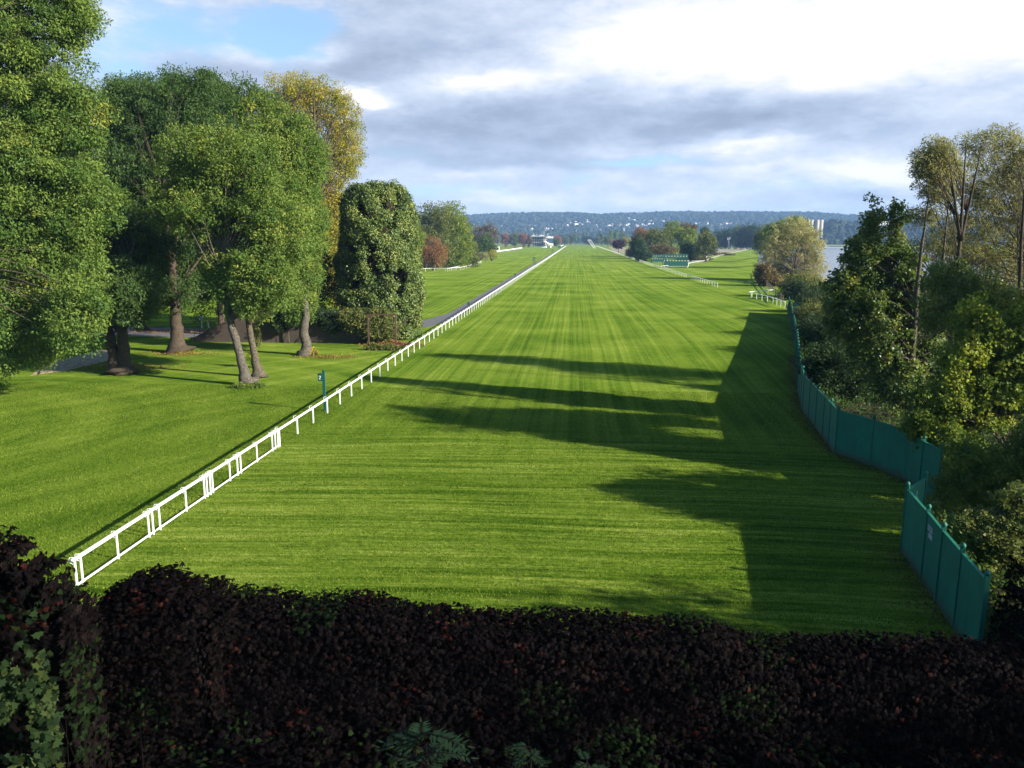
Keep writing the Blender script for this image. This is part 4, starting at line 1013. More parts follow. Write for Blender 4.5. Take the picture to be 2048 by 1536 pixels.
shrub('ivy_bush', 'bushy ivy spilling over the brick wall behind the rusty frame', p, [((0, 0, 2.6), (2.2, 1.2, 1.5)), ((-1.4, .2, 3.2), (1.4, 1, .9)), ((1.6, 0, 2.0), (1.6, 1.1, 1.9)), ((3.2, .2, 1.5), (1.4, 1, 1.5)), ((2.4, 0, 3.4), (1.6, 1, .9))], 'olive', 20000, .22, 12, 'shrub', .5, .8, stems=8, tint=(.5, .2))

p = np.array([xat(585, 88.2), 88.2, 0.0])
shrub('wall_ivy', 'dark ivy hanging over the old brick wall behind the knobbly trunk', p, [((0, 0, 3.0), (1.8, .5, 1.0)), ((2.6, 1.2, 3.2), (2.2, 1.2, .9)), ((-1.6, .3, 2.6), (1.0, .5, 1.3)), ((4.6, .8, 2.6), (1.6, .8, 1.4))], 'dark', 14000, .22, 13, 'ivy', .5, .8, stems=6)

# ------------------------------------------------------------------ middle distance, left
mid = [('large green tree with an uneven top beyond the curved white rails', 325, [(850, 440, 42, 34), (830, 480, 36, 45), (870, 490, 45, 45), (880, 440, 30, 36)], 'olive', 22000, .75),
       ('yellow green tree, tallest of the cluster beyond the curved white rails', 335, [(908, 432, 26, 28), (905, 470, 34, 45), (925, 490, 24, 45), (912, 515, 30, 25)], 'ygreen', 18000, .75),
       ('light green round tree at the left of the cluster by the ivy tower', 240, [(830, 480, 18, 36), (822, 520, 16, 26)], 'ygreen', 9000, .5),
       ('orange brown bush at the foot of the tree cluster', 310, [(866, 500, 26, 30), (848, 508, 18, 24), (880, 512, 14, 22)], 'orange', 7000, .55),
       ('grey green tree at the right end of the cluster by the training turf', 350, [(938, 505, 18, 30), (928, 470, 16, 40), (945, 520, 14, 16)], 'olive', 9000, .7),
       ('dark green small tree in front of the white kiosk', 470, [(972, 486, 16, 18), (962, 500, 18, 14), (980, 500, 14, 12)], 'ash_dark', 6000, .8),
       ('pale flowering bush in the garden at the bend of the training turf', 440, [(955, 515, 12, 9), (968, 512, 10, 8)], 'willow', 2500, .6),
       ('yellow bush at the tip of the garden by the training turf', 455, [(985, 508, 7, 9), (972, 514, 6, 7)], 'yellow', 1800, .6),
       ('grey brown tree far behind the garden, left of the russet trees', 760, [(975, 470, 22, 22), (955, 478, 20, 25)], 'brown', 7000, 1.4)]
for i, (lab, D, bl, mt, n, sz) in enumerate(mid):
    u = bl[0][0]; bb = W(u, 500, D); bb[2] = 0
    px_tree('broadleaf_tree' if 'bush' not in lab else 'autumn_bush', lab, D, u, 0, bl, mt, n, sz, base=bb, cr=D * .0042, dens=.55, seed=40 + i, r_trunk=D * .0012, limb=.15, cat='tree' if 'bush' not in lab else 'bush', droop=.15)
for i, (lab, u, w_, hh, mt) in enumerate([('russet round tree left of the dark green one before the grandstand', 1011, 9, 21, 'rustred'), ('dark green round tree between two russet trees before the grandstand', 1030, 12, 22, 'olive'), ('russet round tree right of the dark green one before the grandstand', 1047, 10, 21, 'rustred'),
                                        ('brownish round tree touching the left end of the grandstand', 1058, 6, 17, 'brown'), ('russet round tree behind the white canopy of the grandstand', 1115, 11, 19, 'rustred'), ('small dark tree beside the pale yellow tent', 1112, 6, 12, 'ash_dark')]):
    D = 1250 if i < 4 else (1350 if i == 5 else 1480); s = F / D; vb = 480 + 12 * s
    top = vb - hh * s * 1.05
    bb = W(u, vb, D); bb[2] = 0
    px_tree('round_tree', lab, D, u, 0, [(u, top + hh * s * .42, w_ * .8, hh * s * .46)], mt, 4500, 1.5, base=bb, cr=2.6, dens=.5, seed=60 + i, r_trunk=.5, limb=.1)
# far tree prototypes
def far_proto(name, lab, mat, w_, h_, n, sz, group, bl=None, seed=0, cr=2.4):
    bl = bl or [((0, 0, h_ * .58), (w_ / 2, w_ / 2, h_ * .42), 1.0)]
    return make_tree(name, lab, (0, 0, 0), [(tr((0, 0, 0), (0, 0, h_ * .4), (0, 0, h_ * .8)), [.5, .35, .1])], bl, mat, n, sz, cr=cr, dens=.5, seed=seed, limb=.08, group=group)
gp = 'trees in the far line behind the course'
fp = [far_proto('broadleaf_tree', 'hazy green tree in the far line behind the end of the course', 'olive', 18, 20, 2600, 1.9, gp, seed=80),
      far_proto('poplar_tree', 'slim upright poplar in the far line behind the end of the course', 'ash', 7, 27, 1800, 1.7, gp, seed=81),
      far_proto('broadleaf_tree', 'dark green tree in the far line behind the end of the course', 'dark', 20, 22, 2600, 1.9, gp, seed=82),
      far_proto('broadleaf_tree', 'russet tree in the far line behind the end of the course', 'rustred', 14, 16, 1800, 1.7, gp, seed=83)]
r = np.random.default_rng(77); used = [0] * 4
def far_put(k, u, D, sc):
    q = W(u, 490, D); o = fp[k] if not used[k] else dup(fp[k]); used[k] += 1
    o.location = (q[0], q[1], 0); o.rotation_euler.z = r.uniform(0, 6.28); o.scale = (sc, sc, sc * r.uniform(.9, 1.15))
for u in list(np.arange(1118, 1262, 3.6)) + list(np.arange(930, 1066, 6)):
    k = int(r.choice(4, p=[.45, .17, .28, .10])); far_put(k, u + r.normal() * 1.5, r.uniform(1750, 2500), r.uniform(.8, 1.25))
for (u, k, sc, D) in [(1222, 1, 1.1, 1500), (1231, 1, 1.2, 1520), (1216, 0, .9, 1450), (1226, 3, .8, 1350), (1246, 0, .9, 1500), (1196, 0, .9, 1700), (1205, 1, .9, 1700), (1250, 0, 1.0, 1600)]: far_put(k, u, D, sc)
# tall dark line at the right end
gp = 'tall dark trees in the line beyond the branch course'
dp_ = [far_proto('broadleaf_tree', 'tall dark tree in the line beyond the far end of the branch course', 'dark', 22, 30, 5200, 1.7, gp, [((0, 0, 17), (11, 11, 13), 1.0), ((2, 0, 9), (10, 10, 8), 1.0)], 84),
       far_proto('poplar_tree', 'upright pale poplar in the dark line beyond the branch course', 'ash', 8, 31, 3000, 1.5, gp, [((0, 0, 17), (4.5, 4.5, 15), 1.0)], 85)]
us2 = [0, 0]
for (u, k, sc, D) in [(1405, 0, .75, 1130), (1418, 0, .72, 1100), (1432, 0, .85, 1120), (1444, 0, .9, 1080), (1458, 0, .95, 1050), (1470, 1, 1.0, 1020), (1482, 0, 1.02, 1030), (1494, 0, 1.08, 1010), (1506, 0, 1.05, 1000), (1518, 0, 1.0, 990), (1530, 0, .95, 990), (1544, 0, .95, 1000), (1560, 0, .9, 1000), (1474, 0, .8, 1060), (1488, 0, .95, 1090), (1452, 0, .8, 1100), (1512, 0, .85, 940)]:
    o = dp_[k] if not us2[k] else dup(dp_[k]); us2[k] += 1; q = W(u, 490, D)
    o.location = (q[0], q[1], 0); o.rotation_euler.z = r.uniform(0, 6.28); o.scale = (sc, sc, sc)
# trees on the far bank by the silos
gp = 'bushes on the far river bank'
bp = far_proto('bank_bush', 'yellow green bush at the water line below the silo tower', 'ygreen', 14, 12, 1500, 1.6, gp, seed=86)
for i, (u, D, sc) in enumerate([(1618, 2058, 1.0), (1640, 2060, .9), (1652, 2062, 1.1), (1664, 2058, 1.1), (1676, 2060, 1.0), (1690, 2060, 1.2), (1600, 2056, 1.1), (1705, 2062, 1.0)]):
    o = bp if i == 0 else dup(bp); q = W(u, 490, D); o.location = (q[0], q[1], 0); o.scale = (sc,) * 3; o.rotation_euler.z = i

# ------------------------------------------------------------------ grove in the middle of the right infield
grove = [('orange topped tree at the left back of the infield grove', 560, [(1285, 470, 20, 13), (1278, 485, 14, 20)], 'orange', 5000),
         ('dark ivy clad tree, foremost at the left of the infield grove', 440, [(1278, 492, 14, 24), (1288, 510, 16, 16), (1268, 495, 9, 18)], 'dark', 9000),
         ('grey green tree in the middle of the infield grove behind the starting gates', 500, [(1318, 472, 26, 14), (1318, 488, 28, 20), (1305, 480, 16, 22)], 'olive', 11000),
         ('brown leaved low tree right behind the starting gates', 460, [(1320, 502, 24, 13), (1340, 505, 16, 10)], 'brown', 6000),
         ('tall yellow green tree with an orange tip at the top of the infield grove', 560, [(1345, 458, 16, 16), (1340, 472, 20, 18)], 'ygreen', 7000),
         ('bright yellow green tree in the right half of the infield grove', 500, [(1378, 475, 20, 17), (1370, 488, 22, 22), (1360, 468, 14, 14)], 'ygreen', 10000),
         ('brown topped tree at the back of the infield grove on the right', 600, [(1368, 460, 16, 14), (1385, 462, 10, 12)], 'brown', 5000),
         ('dark small conifer like tree peeping over the infield grove at right', 620, [(1410, 466, 7, 14), (1412, 478, 11, 12)], 'dark', 3500),
         ('round olive tree at the right end of the infield grove', 430, [(1412, 485, 20, 20), (1418, 492, 18, 18), (1402, 500, 14, 14)], 'olive', 12000),
         ('dark green shrub tree beside the round olive tree in the grove', 440, [(1382, 505, 14, 16), (1372, 500, 12, 18)], 'ash_dark', 6000)]
for i, (lab, D, bl, mt, n) in enumerate(grove):
    u = bl[0][0]; bb = W(u, 520, D); bb[2] = 0
    px_tree('broadleaf_tree', lab, D, u, 0, bl, mt, n, D * .0018, base=bb, cr=D * .0032, dens=.6, seed=90 + i, r_trunk=.45, limb=.12, droop=.15)
bb = W(1237, 497, 740); bb[2] = 0
px_tree('copper_tree', 'round dark purple tree on the pale infield left of the grove', 740, 1237, 0, [(1237, 489.5, 11.5, 8.5)], 'purple', 5000, 1.1, base=bb, cr=1.8, dens=.6, seed=110, r_trunk=.4, limb=.1)
bb = W(1254, 492, 800); bb[2] = 0
px_tree('pale_bush', 'pale grey willow bush between the purple tree and the grove', 800, 1254, 0, [(1252, 482, 10, 7)], 'willow', 2500, 1.2, base=bb, cr=1.8, dens=.6, seed=111, r_trunk=.3, limb=.1, cat='bush')
bb = W(1262, 510, 520); bb[2] = 0
px_tree('brown_bush', 'small brown bush at the left foot of the infield grove', 520, 1262, 0, [(1260, 508, 8, 6), (1256, 503, 5, 5)], 'brown', 1800, .8, base=bb, cr=1.1, dens=.6, seed=112, r_trunk=.15, limb=.1, cat='bush')
for i, (u, v, lab) in enumerate([(1370, 520, 'low dark scrub under the round olive tree'), (1440, 511, 'dry dark scrub along the branch rail before the meadow'), (1388, 521, 'low brown scrub between the starting gate and the white pole')]):
    q = G(u, v); shrub('scrub', lab, q, [((0, 0, .8), (7, 3, 1.6)), ((6, 1, .6), (6, 3, 1.2))], 'brown' if i else 'dark', 2200, .7, 30 + i, 'scrub', 1.2, .6, stems=4)

# reeds by the left rails (countless blades)
r = np.random.default_rng(31); n = 9000
uu = r.uniform(838, 922, n); vv = r.uniform(526.5, 534, n)
P_ = np.array([G(a, b) for a, b in zip(uu, vv)]); P_ = P_[P_[:, 1] < 470]; n = len(P_)
hgt = r.uniform(2.2, 4.6, (n, 1)); ln = r.normal(size=(n, 2)) * .7; sd_ = unit(r.normal(size=(n, 2)))
v = np.zeros((n, 4, 3)); v[:, 0] = P_; v[:, 0, :2] += sd_ * .12; v[:, 3] = P_; v[:, 3, :2] -= sd_ * .12
v[:, 1] = P_; v[:, 1, :2] += ln * .5 + sd_ * .1; v[:, 1, 2:] += hgt * .6; v[:, 2] = P_; v[:, 2, :2] += ln; v[:, 2, 2:] += hgt
G_['reed'] = leaf_mat('reed_blades', [(0, (.06, .075, .035)), (.6, (.11, .12, .06)), (1, (.22, .20, .11))])
tag(quads('reeds', v.reshape(-1, 3), r.random(n), G_['reed']), 'bed of grey green reeds behind the curved white rails', None, None, 'stuff')

# ------------------------------------------------------------------ right side: trees and scrub along the fence and river
px_tree('willow_bush', 'large silvery willow bush on the river side of the branch course', 232, 1585, 575,
        [(1560, 490, 36, 40), (1590, 470, 34, 34), (1545, 530, 30, 34), (1590, 530, 44, 44), (1622, 500, 26, 40), (1625, 555, 32, 40), (1560, 565, 26, 24), (1640, 585, 22, 30), (1655, 600, 16, 20), (1605, 575, 36, 26), (1530, 560, 16, 26)],
        'willow', 60000, .55, cr=1.5, dens=.6, seed=120, r_trunk=.5, limb=.1, bark='bark_dark', droop=-.1, tint=(.6, .22), aspect=.3, cat='bush')
px_tree('willow_tree', 'yellow green crown rising behind the silvery willow bush', 330, 1585, 530, [(1585, 452, 34, 18), (1600, 468, 26, 24), (1565, 465, 24, 20), (1545, 475, 20, 30)], 'ygreen', 14000, .7, cr=1.7, dens=.6, seed=121, r_trunk=.5, limb=.1, tint=(.4, .2))
px_tree('willow_tree', 'dull green tree at the far left edge of the willow scrub', 420, 1535, 512, [(1535, 478, 22, 26), (1525, 492, 16, 18), (1522, 478, 10, 14)], 'olive', 9000, .8, cr=1.9, dens=.6, seed=122, r_trunk=.5, limb=.1)
px_tree('brown_bush', 'brown dry scrub leaning over the rustic fence', 205, 1540, 560, [(1535, 555, 20, 22), (1550, 575, 20, 20), (1524, 545, 12, 20), (1570, 590, 20, 18)], 'brown', 12000, .5, cr=1.2, dens=.6, seed=123, r_trunk=.2, limb=.4, cat='bush', tint=(.5, .25))
px_tree('bramble_bush', 'mottled olive and brown bramble mound behind the bent white rail', 165, 1600, 600, [(1600, 570, 36, 30), (1625, 590, 32, 34), (1580, 590, 24, 24), (1575, 612, 22, 20), (1612, 612, 30, 24)], 'olive', 22000, .38, cr=.9, dens=.65, seed=124, r_trunk=.2, limb=.3, cat='bush', tint=(.55, .28))
px_tree('ivy_bush', 'dark ivy clad stump within the olive bramble mound', 158, 1598, 600, [(1598, 580, 16, 20), (1580, 588, 12, 12)], 'dark', 6000, .34, cr=.7, dens=.7, seed=125, r_trunk=.2, limb=.2, cat='bush')
px_tree('dark_bush', 'big dark green bush right behind the far end of the green fence', 130, 1635, 640, [(1625, 610, 34, 34), (1660, 610, 40, 40), (1640, 640, 50, 36), (1690, 630, 40, 40)], 'dark', 26000, .34, cr=.9, dens=.65, seed=126, r_trunk=.25, limb=.25, cat='bush')
px_tree('brown_bush', 'brown tinted bush rising behind the middle of the long green fence', 96, 1625, 690, [(1622, 665, 26, 28), (1615, 690, 22, 26), (1640, 690, 30, 30)], 'brown', 13000, .27, cr=.6, dens=.65, seed=127, r_trunk=.15, limb=.3, cat='bush', tint=(.35, .25))
px_tree('dark_bush', 'shadowy thicket behind the curve of the green fence', 60, 1680, 790, [(1650, 740, 45, 45), (1690, 760, 70, 60), (1660, 790, 50, 40), (1720, 790, 70, 50), (1780, 790, 60, 60), (1640, 720, 36, 36), (1700, 830, 60, 36), (1760, 840, 60, 40), (1650, 800, 40, 40), (1820, 830, 50, 50)], 'dark', 85000, .20, cr=.7, dens=.6, seed=128, r_trunk=.2, limb=.3, cat='bush')
b = np.array([21.5, 50, 0])
px_tree('poplar_tree', 'dark leafy poplar with pointed tips standing by the river, tallest behind the fence curve', 50, 1745, 850,
        [(1742, 450, 16, 58), (1795, 445, 14, 50), (1740, 520, 42, 50), (1790, 530, 44, 55), (1705, 510, 14, 34), (1690, 570, 34, 34), (1740, 600, 80, 60), (1810, 600, 50, 60), (1700, 640, 50, 50), (1760, 690, 80, 70), (1830, 690, 50, 60), (1800, 770, 60, 60), (1672, 650, 20, 30)],
        'poplar', 105000, .16, base=b, trunk=[(tr(b, b + [-.3, 0, 5], b + [-.4, 0, 10], b + [-.2, 0, 15]), [.22, .18, .12, .03]), (tr(b + [1.2, .4, 0], b + [1.2, .4, 6], b + [1.1, .3, 14.5]), [.18, .14, .03])], bark='bark_pale', cr=.62, dens=.5, seed=130, limb=.6, droop=.2, aspect=.8, tint=(.45, .22), lr=.22, sag=.05)
b = np.array([22.4, 48.0, 0])
px_tree('thin_tree', 'tall thin tree with a bare stem and a small sparse crown', 48, 1878, 900,
        [(1870, 300, 34, 22), (1855, 345, 28, 38), (1890, 340, 28, 40), (1872, 385, 36, 26), (1880, 320, 30, 30), (1850, 430, 24, 16), (1900, 420, 16, 20), (1838, 325, 12, 22)],
        'willow', 22000, .17, base=b, trunk=[(tr(b, b + [.1, 0, 8], b + [.0, 0, 13], b + [-.2, 0, 17.6]), [.15, .12, .09, .02]), (tr(b + [.05, 0, 12], b + [.5, .1, 15], b + [.7, .1, 17.2]), [.09, .06, .02]), (tr(b + [.05, 0, 12], b + [-.5, .1, 14.5], b + [-1.0, .1, 16.5]), [.08, .06, .02])], bark='bark_dark', cr=.5, dens=.6, seed=131, limb=.22, droop=.35, aspect=.3, tint=(.4, .2), lr=.16)
b = np.array([31.5, 57, 0])
px_tree('willow_tree', 'wide open crowned willow with curving limbs at the right edge of the picture', 59, 1980, 900,
        [(1925, 360, 34, 40), (1990, 385, 44, 50), (1945, 560, 80, 40), (2025, 300, 34, 34), (1900, 470, 40, 34), (1950, 290, 32, 30), (2000, 275, 32, 28), (1975, 330, 40, 34), (2035, 370, 40, 60), (1960, 400, 34, 50), (2010, 430, 60, 40), (2060, 330, 50, 60), (2080, 450, 60, 70), (1935, 455, 36, 24), (1990, 500, 70, 40), (1930, 520, 60, 36), (2060, 540, 70, 60), (1860, 500, 50, 24)],
        'willow', 95000, .19, base=b, trunk=[(tr(b, b + [-.4, 0, 7], b + [-.8, 0, 12], b + [-1.2, 0, 19.5]), [.2, .15, .1, .02]), (tr(b + [-.3, 0, 6], b + [.8, .3, 11], b + [2.4, .5, 15.5]), [.13, .08, .02]), (tr(b + [-.3, 0, 7], b + [.3, 0, 13], b + [.4, 0, 18]), [.11, .07, .02])], bark='bark_dark', cr=.62, dens=.55, seed=132, limb=.1, droop=.4, aspect=.3, tint=(.42, .2), lr=.14)
b = np.array([24.0, 42.5, 0])
px_tree('broadleaf_tree', 'tangled green tree below the wide willow, full of fine twigs', 43, 1960, 900, [(1940, 590, 70, 50), (1900, 560, 50, 36), (1990, 610, 60, 50), (1880, 620, 50, 50), (2050, 620, 50, 60)], 'poplar', 42000, .16, base=b, cr=.55, dens=.55, seed=133, r_trunk=.16, limb=.3, tint=(.6, .2), aspect=.4, lr=.2)
b = np.array([21.5, 37.5, 0])
px_tree('maple_tree', 'bright yellow green tree at the right edge behind the fence', 38, 1980, 960, [(1950, 650, 46, 56), (2010, 700, 60, 70), (1930, 740, 56, 56), (2060, 760, 60, 80), (1985, 800, 70, 60), (1900, 790, 40, 50), (2050, 660, 40, 60)], 'ygreen', 52000, .16, base=b, cr=.5, dens=.55, seed=134, r_trunk=.16, limb=.6, droop=.2, aspect=.7, tint=(.52, .2))
b = np.array([19.5, 40.5, 0])
px_tree('birch_tree', 'feathery pale green young tree leaning over the fence panels', 40, 1900, 900, [(1905, 740, 30, 60), (1890, 800, 40, 50), (1920, 830, 40, 50), (1870, 840, 32, 36)], 'ygreen', 20000, .14, base=b, cr=.42, dens=.6, seed=135, r_trunk=.09, limb=.7, droop=.6, aspect=.35, tint=(.35, .18), bark='bark_pale')
b = np.array([18.4, 37.6, 0])
px_tree('green_bush', 'pointed light green bush directly behind the fence corner post', 38, 1850, 930, [(1840, 800, 14, 40), (1850, 850, 36, 36), (1880, 880, 44, 44), (1830, 850, 18, 30), (1920, 900, 50, 44)], 'ygreen', 20000, .13, base=b, cr=.4, dens=.6, seed=136, r_trunk=.08, limb=.5, cat='bush', tint=(.3, .2), aspect=.7)
b = np.array([18.6, 33.0, 0])
px_tree('green_bush', 'dark green bush behind the gap between the two green fences', 33, 1950, 1000, [(1960, 930, 70, 50), (1920, 970, 44, 40), (2010, 960, 60, 60), (1990, 1020, 70, 40), (2060, 920, 50, 80), (1900, 1000, 30, 36)], 'ygreen', 42000, .12, base=b, cr=.42, dens=.6, seed=137, r_trunk=.08, limb=.4, cat='bush', tint=(.2, .2), aspect=.6)
b = np.array([17.0, 27.5, 0])
px_tree('green_bush', 'low shadowy bush behind the nearest green fence panels', 27.5, 2010, 1120, [(1960, 1060, 50, 40), (2010, 1080, 60, 50), (2040, 1020, 40, 50), (1990, 1130, 50, 40), (2050, 1140, 50, 50)], 'olive', 38000, .11, base=b, cr=.38, dens=.6, seed=138, r_trunk=.06, limb=.4, cat='bush', tint=(.35, .2), aspect=.6)
p = np.array([15.2, 28.2, 0])
shrub('flowering_weed', 'pale seed headed weed behind the written fence panel', p, [((0, 0, 1.6), (.55, .5, .9)), ((.5, -.6, 1.3), (.5, .5, .8))], 'willow', 1500, .10, 40, 'plant', .22, .8, tint=(.6, .25), stems=9)
p = np.array([15.6, 23.4, 0])
shrub('flowering_weed', 'pale seed headed weed beside the end of the nearest fence', p, [((0, 0, 1.5), (.7, .6, .9)), ((.9, .2, 1.2), (.6, .5, .8))], 'olive', 1700, .11, 41, 'plant', .25, .8, tint=(.6, .25), stems=9)
for i, (x, y, h_, zc, rz_, lab) in enumerate([(29.5, 38.5, 18.5, 14.2, 4.2, 'tall leafy riverside tree outside the right edge, beyond the maple'), (31, 27.5, 12.4, 9.9, 2.0, 'unseen tall stemmed tree added to shade the turf, outside the right edge behind the low bushes'), (30, 13.5, 13.5, 8, 5, 'unseen leafy tree added to shade the creeper hedge, outside the right edge'), (24, 6.5, 11.5, 7, 4.5, 'unseen leafy tree on the bank added to shade the hedge, nearest to the viewer')]):  # trees after the first are unseen, added to shade turf and hedge
    b = np.array([x, y, 0.0])
    make_tree('broadleaf_tree', lab, b, [(tr(b, b + [0, 0, h_ * .5], b + [0, 0, h_ * .85]), [.3, .2, .06])], [(b + [0, 0, zc], (4.4, 4.0, rz_), 1.0), (b + [-1.2, .5, zc - rz_ * .35], (3.6, 3.4, rz_ * .6), 1.0)], 'poplar', 16000, .34, cr=1.1, dens=.5, seed=140 + i)

# scrub floor and undergrowth on the river side of the fences
fl = [FENCE_NEAR[3], FENCE_NEAR[0], ret, FENCE_FAR[-1], FENCE_FAR[8], FENCE_FAR[6], FENCE_FAR[4], FENCE_FAR[3], FENCE_FAR[2], FENCE_FAR[1], FENCE_FAR[0], np.array([39.6, 150.0, 0])]
M['scrub_floor'] = plain('scrub_floor', (.035, .035, .018), .95, .5, 1.5, .08, .05)
poly = [(14.5, 10)] + [(q[0] + .12, q[1]) for q in fl]
poly += [(bank(q) - 4.6, q) for q in (150, 120, 60, 0)]
sheet('scrub_floor', poly, .02, M['scrub_floor'])
r = np.random.default_rng(35); n = 120000
y = 14 + 121 * r.random(n) ** 1.8
fx = np.interp(y, [q[1] for q in (FENCE_NEAR[3], FENCE_NEAR[0], FENCE_FAR[-1], FENCE_FAR[6], FENCE_FAR[4], FENCE_FAR[3], FENCE_FAR[2], FENCE_FAR[1], FENCE_FAR[0])], [q[0] for q in (FENCE_NEAR[3], FENCE_NEAR[0], FENCE_FAR[-1], FENCE_FAR[6] + 1.5, FENCE_FAR[4], FENCE_FAR[3], FENCE_FAR[2], FENCE_FAR[1], FENCE_FAR[0])])
x = fx + .5 + (bank(y) - 5 - fx) * r.random(n) ** 1.5
lump = .5 + .5 * np.sin(x * 1.1 + y * .35) * np.sin(y * .8 - x * .4 + 1)
z = .05 + (.25 + 1.5 * lump) * r.random(n) ** .6
pos = np.column_stack([x, y, z]); v = leaf_quads(r, pos, unit(r.normal(size=(n, 3)) + [0, 0, .8]), .17, .55, .1)
v *= 1.0
tag(quads('undergrowth', v, np.clip(.35 + .3 * lump + r.normal(size=n) * .16, 0, 1), G_['ash_dark']), 'tangled green undergrowth between the green fences and the river', None, None, 'stuff')

# leaf litter strip along the fences
r = np.random.default_rng(33); seg = [q[:2] for q in FENCE_FAR[2:]] ; P_ = []
for a, b in list(zip(seg[:-1], seg[1:])) + list(zip([q[:2] for q in FENCE_NEAR[:-1]], [q[:2] for q in FENCE_NEAR[1:]])):
    a, b = np.array(a), np.array(b); L = np.linalg.norm(b - a); nn = np.array([(b - a)[1], -(b - a)[0]]) / L
    if nn[0] > 0: nn = -nn
    k = int(L * 70); t_ = r.random((k, 1)); P_.append(a + (b - a) * t_ + nn * np.abs(r.normal(size=(k, 1))) * .42)
P_ = np.concatenate(P_); n = len(P_)
v = leaf_quads(r, np.column_stack([P_, r.uniform(.02, .05, n)]), np.tile([0, 0, .4], (n, 1)) + r.normal(size=(n, 3)) * .25, .10, .7, 0); v[:, 2] = np.clip(v[:, 2], .014, 1)
tag(quads('fallen_leaves', v, r.uniform(0, .8, n), G_['brown']), 'brown leaf litter along the foot of the green fences', None, None, 'stuff')

# ------------------------------------------------------------------ foreground: Virginia creeper over the wall below
def palmate(r, pos, nrm, size, tint, lobes=5):
    """leaves of five leaflets that hang from their stalk, overlapping like shingles"""
    n = len(pos); nm = unit(nrm + np.array([0, 0, .18]) + r.normal(size=(n, 3)) * .27)
    dn = np.array([0, 0, -1.0]) + r.normal(size=(n, 3)) * .45
    ax = unit(dn - nm * (dn * nm).sum(1, keepdims=True)); sd_ = np.cross(nm, ax)
    sz = size * r.uniform(.6, 1.25, (n, 1)); out = []; tt = []
    for k in range(lobes):
        a = (k - (lobes - 1) / 2) * .62; Lk = sz * (1.0 - .16 * abs(k - (lobes - 1) / 2))
        d = unit(ax * math.cos(a) + sd_ * math.sin(a) - nm * .28); e = np.cross(nm, d)
        v = np.empty((n, 4, 3)); w_ = Lk * .23
        v[:, 0] = pos; v[:, 1] = pos + d * Lk * .55 + e * w_ + nm * .012; v[:, 2] = pos + d * Lk - nm * Lk * .12; v[:, 3] = pos + d * Lk * .55 - e * w_ + nm * .012
        out.append(v.reshape(n, 12)); tt.append(tint + r.normal(size=n) * .008)
    return np.concatenate(out).reshape(-1, 3), np.clip(np.concatenate(tt), 0, 1)
def surf_noise(p):
    return (np.sin(p[:, 0] * 1.7 + p[:, 2] * .9) + np.sin(p[:, 0] * .63 - p[:, 2] * 1.9 + 1) + np.sin(p[:, 0] * 3.3 + p[:, 2] * 2.7 + p[:, 1] * 2) * .6 + np.sin(p[:, 1] * 1.3 + p[:, 2] * 1.1)) / 3.6
def creeper(name, label, quadsurf, dens, size, core, seed, green=None, cat='creeper'):
    """quadsurf: list of (origin, edge a, edge b, bulge); leaves grow over each face"""
    r = np.random.default_rng(900 + seed); c0 = np.array([*quadsurf[0][0][:2], 0.0])
    t = thing(name, label, cat, c0)
    P_, N_ = [], []
    for o, a, b, bl in quadsurf:
        o, a, b = np.array(o, float), np.array(a, float), np.array(b, float)
        nn = np.cross(a, b); ar = np.linalg.norm(nn); nn = nn / ar; n = int(ar * dens)
        q = r.random((n, 2)); p = o + a * q[:, :1] + b * q[:, 1:]
        N_.append(np.tile(nn, (n, 1))); P_.append(p + nn * (bl * (.5 + .7 * surf_noise(p))[:, None] + r.random((n, 1)) * .16))
    p, nn = np.concatenate(P_), np.concatenate(N_)
    k1 = np.sin(p[:, 0] * .9 + 1.3) * np.sin(p[:, 2] * 1.1 + p[:, 0] * .4); k2 = np.sin(p[:, 0] * 2.1 + p[:, 2] * 1.3) * np.sin(p[:, 2] * 2.4 - p[:, 0] * .8 + p[:, 1])
    tint = r.uniform(0, .74, len(p)) + .05 * k1
    sel = (k1 > .30) & (k2 > .15) & (r.random(len(p)) < .50); tint[sel] = r.uniform(.83, .935, sel.sum())
    sel = (k2 < -.55) & (k1 < .2) & (r.random(len(p)) < .13); tint[sel] = r.uniform(.955, .985, sel.sum())
    sel = r.random(len(p)) < .006; tint[sel] = r.uniform(.96, 1, sel.sum())
    if green is not None:
        g = green(p) > r.random(len(p)); tint[g] = r.uniform(.85, .935, g.sum())
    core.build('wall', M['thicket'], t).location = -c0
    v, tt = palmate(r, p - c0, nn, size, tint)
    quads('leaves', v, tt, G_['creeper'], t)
    return t
# main hedge: a low wall along x at y = 16..17.4, sagging a little to the right, and the tangle on the bank below it
def htop(x): return 3.36 - .040 * (x + 8) + .08 * math.sin(x * .9) + .06 * math.sin(x * 2.3 + 1)
surfs = []; xs = np.arange(-8.5, 20.1, .95)
for x in xs:
    z0, z1 = htop(x), htop(x + .95)
    surfs.append(((x, 15.55, .4), (.95, 0, 0), (0, .55, z0 - .4), .34))
    surfs.append(((x, 16.1, z0), (.95, 0, z1 - z0), (0, 1.2, .02), .22))
    surfs.append(((x, 15.98, z0 - .42), (.95, 0, 0), (0, .42, .46), .2)); surfs.append(((x, 16.3, z0 - .2), (.95, 0, 0), (0, .9, .05), .1))
    surfs.append(((x + .95, 17.3, .1), (-.95, 0, 0), (0, 0, z0 - .1), .2))
mb = MB()
for x in xs: mb.box((x + .475, 16.85, htop(x) / 2 - .2), (.96, .7, htop(x) - .4))
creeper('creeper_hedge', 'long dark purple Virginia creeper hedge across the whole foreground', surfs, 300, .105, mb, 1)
surfs = []; mb = MB()
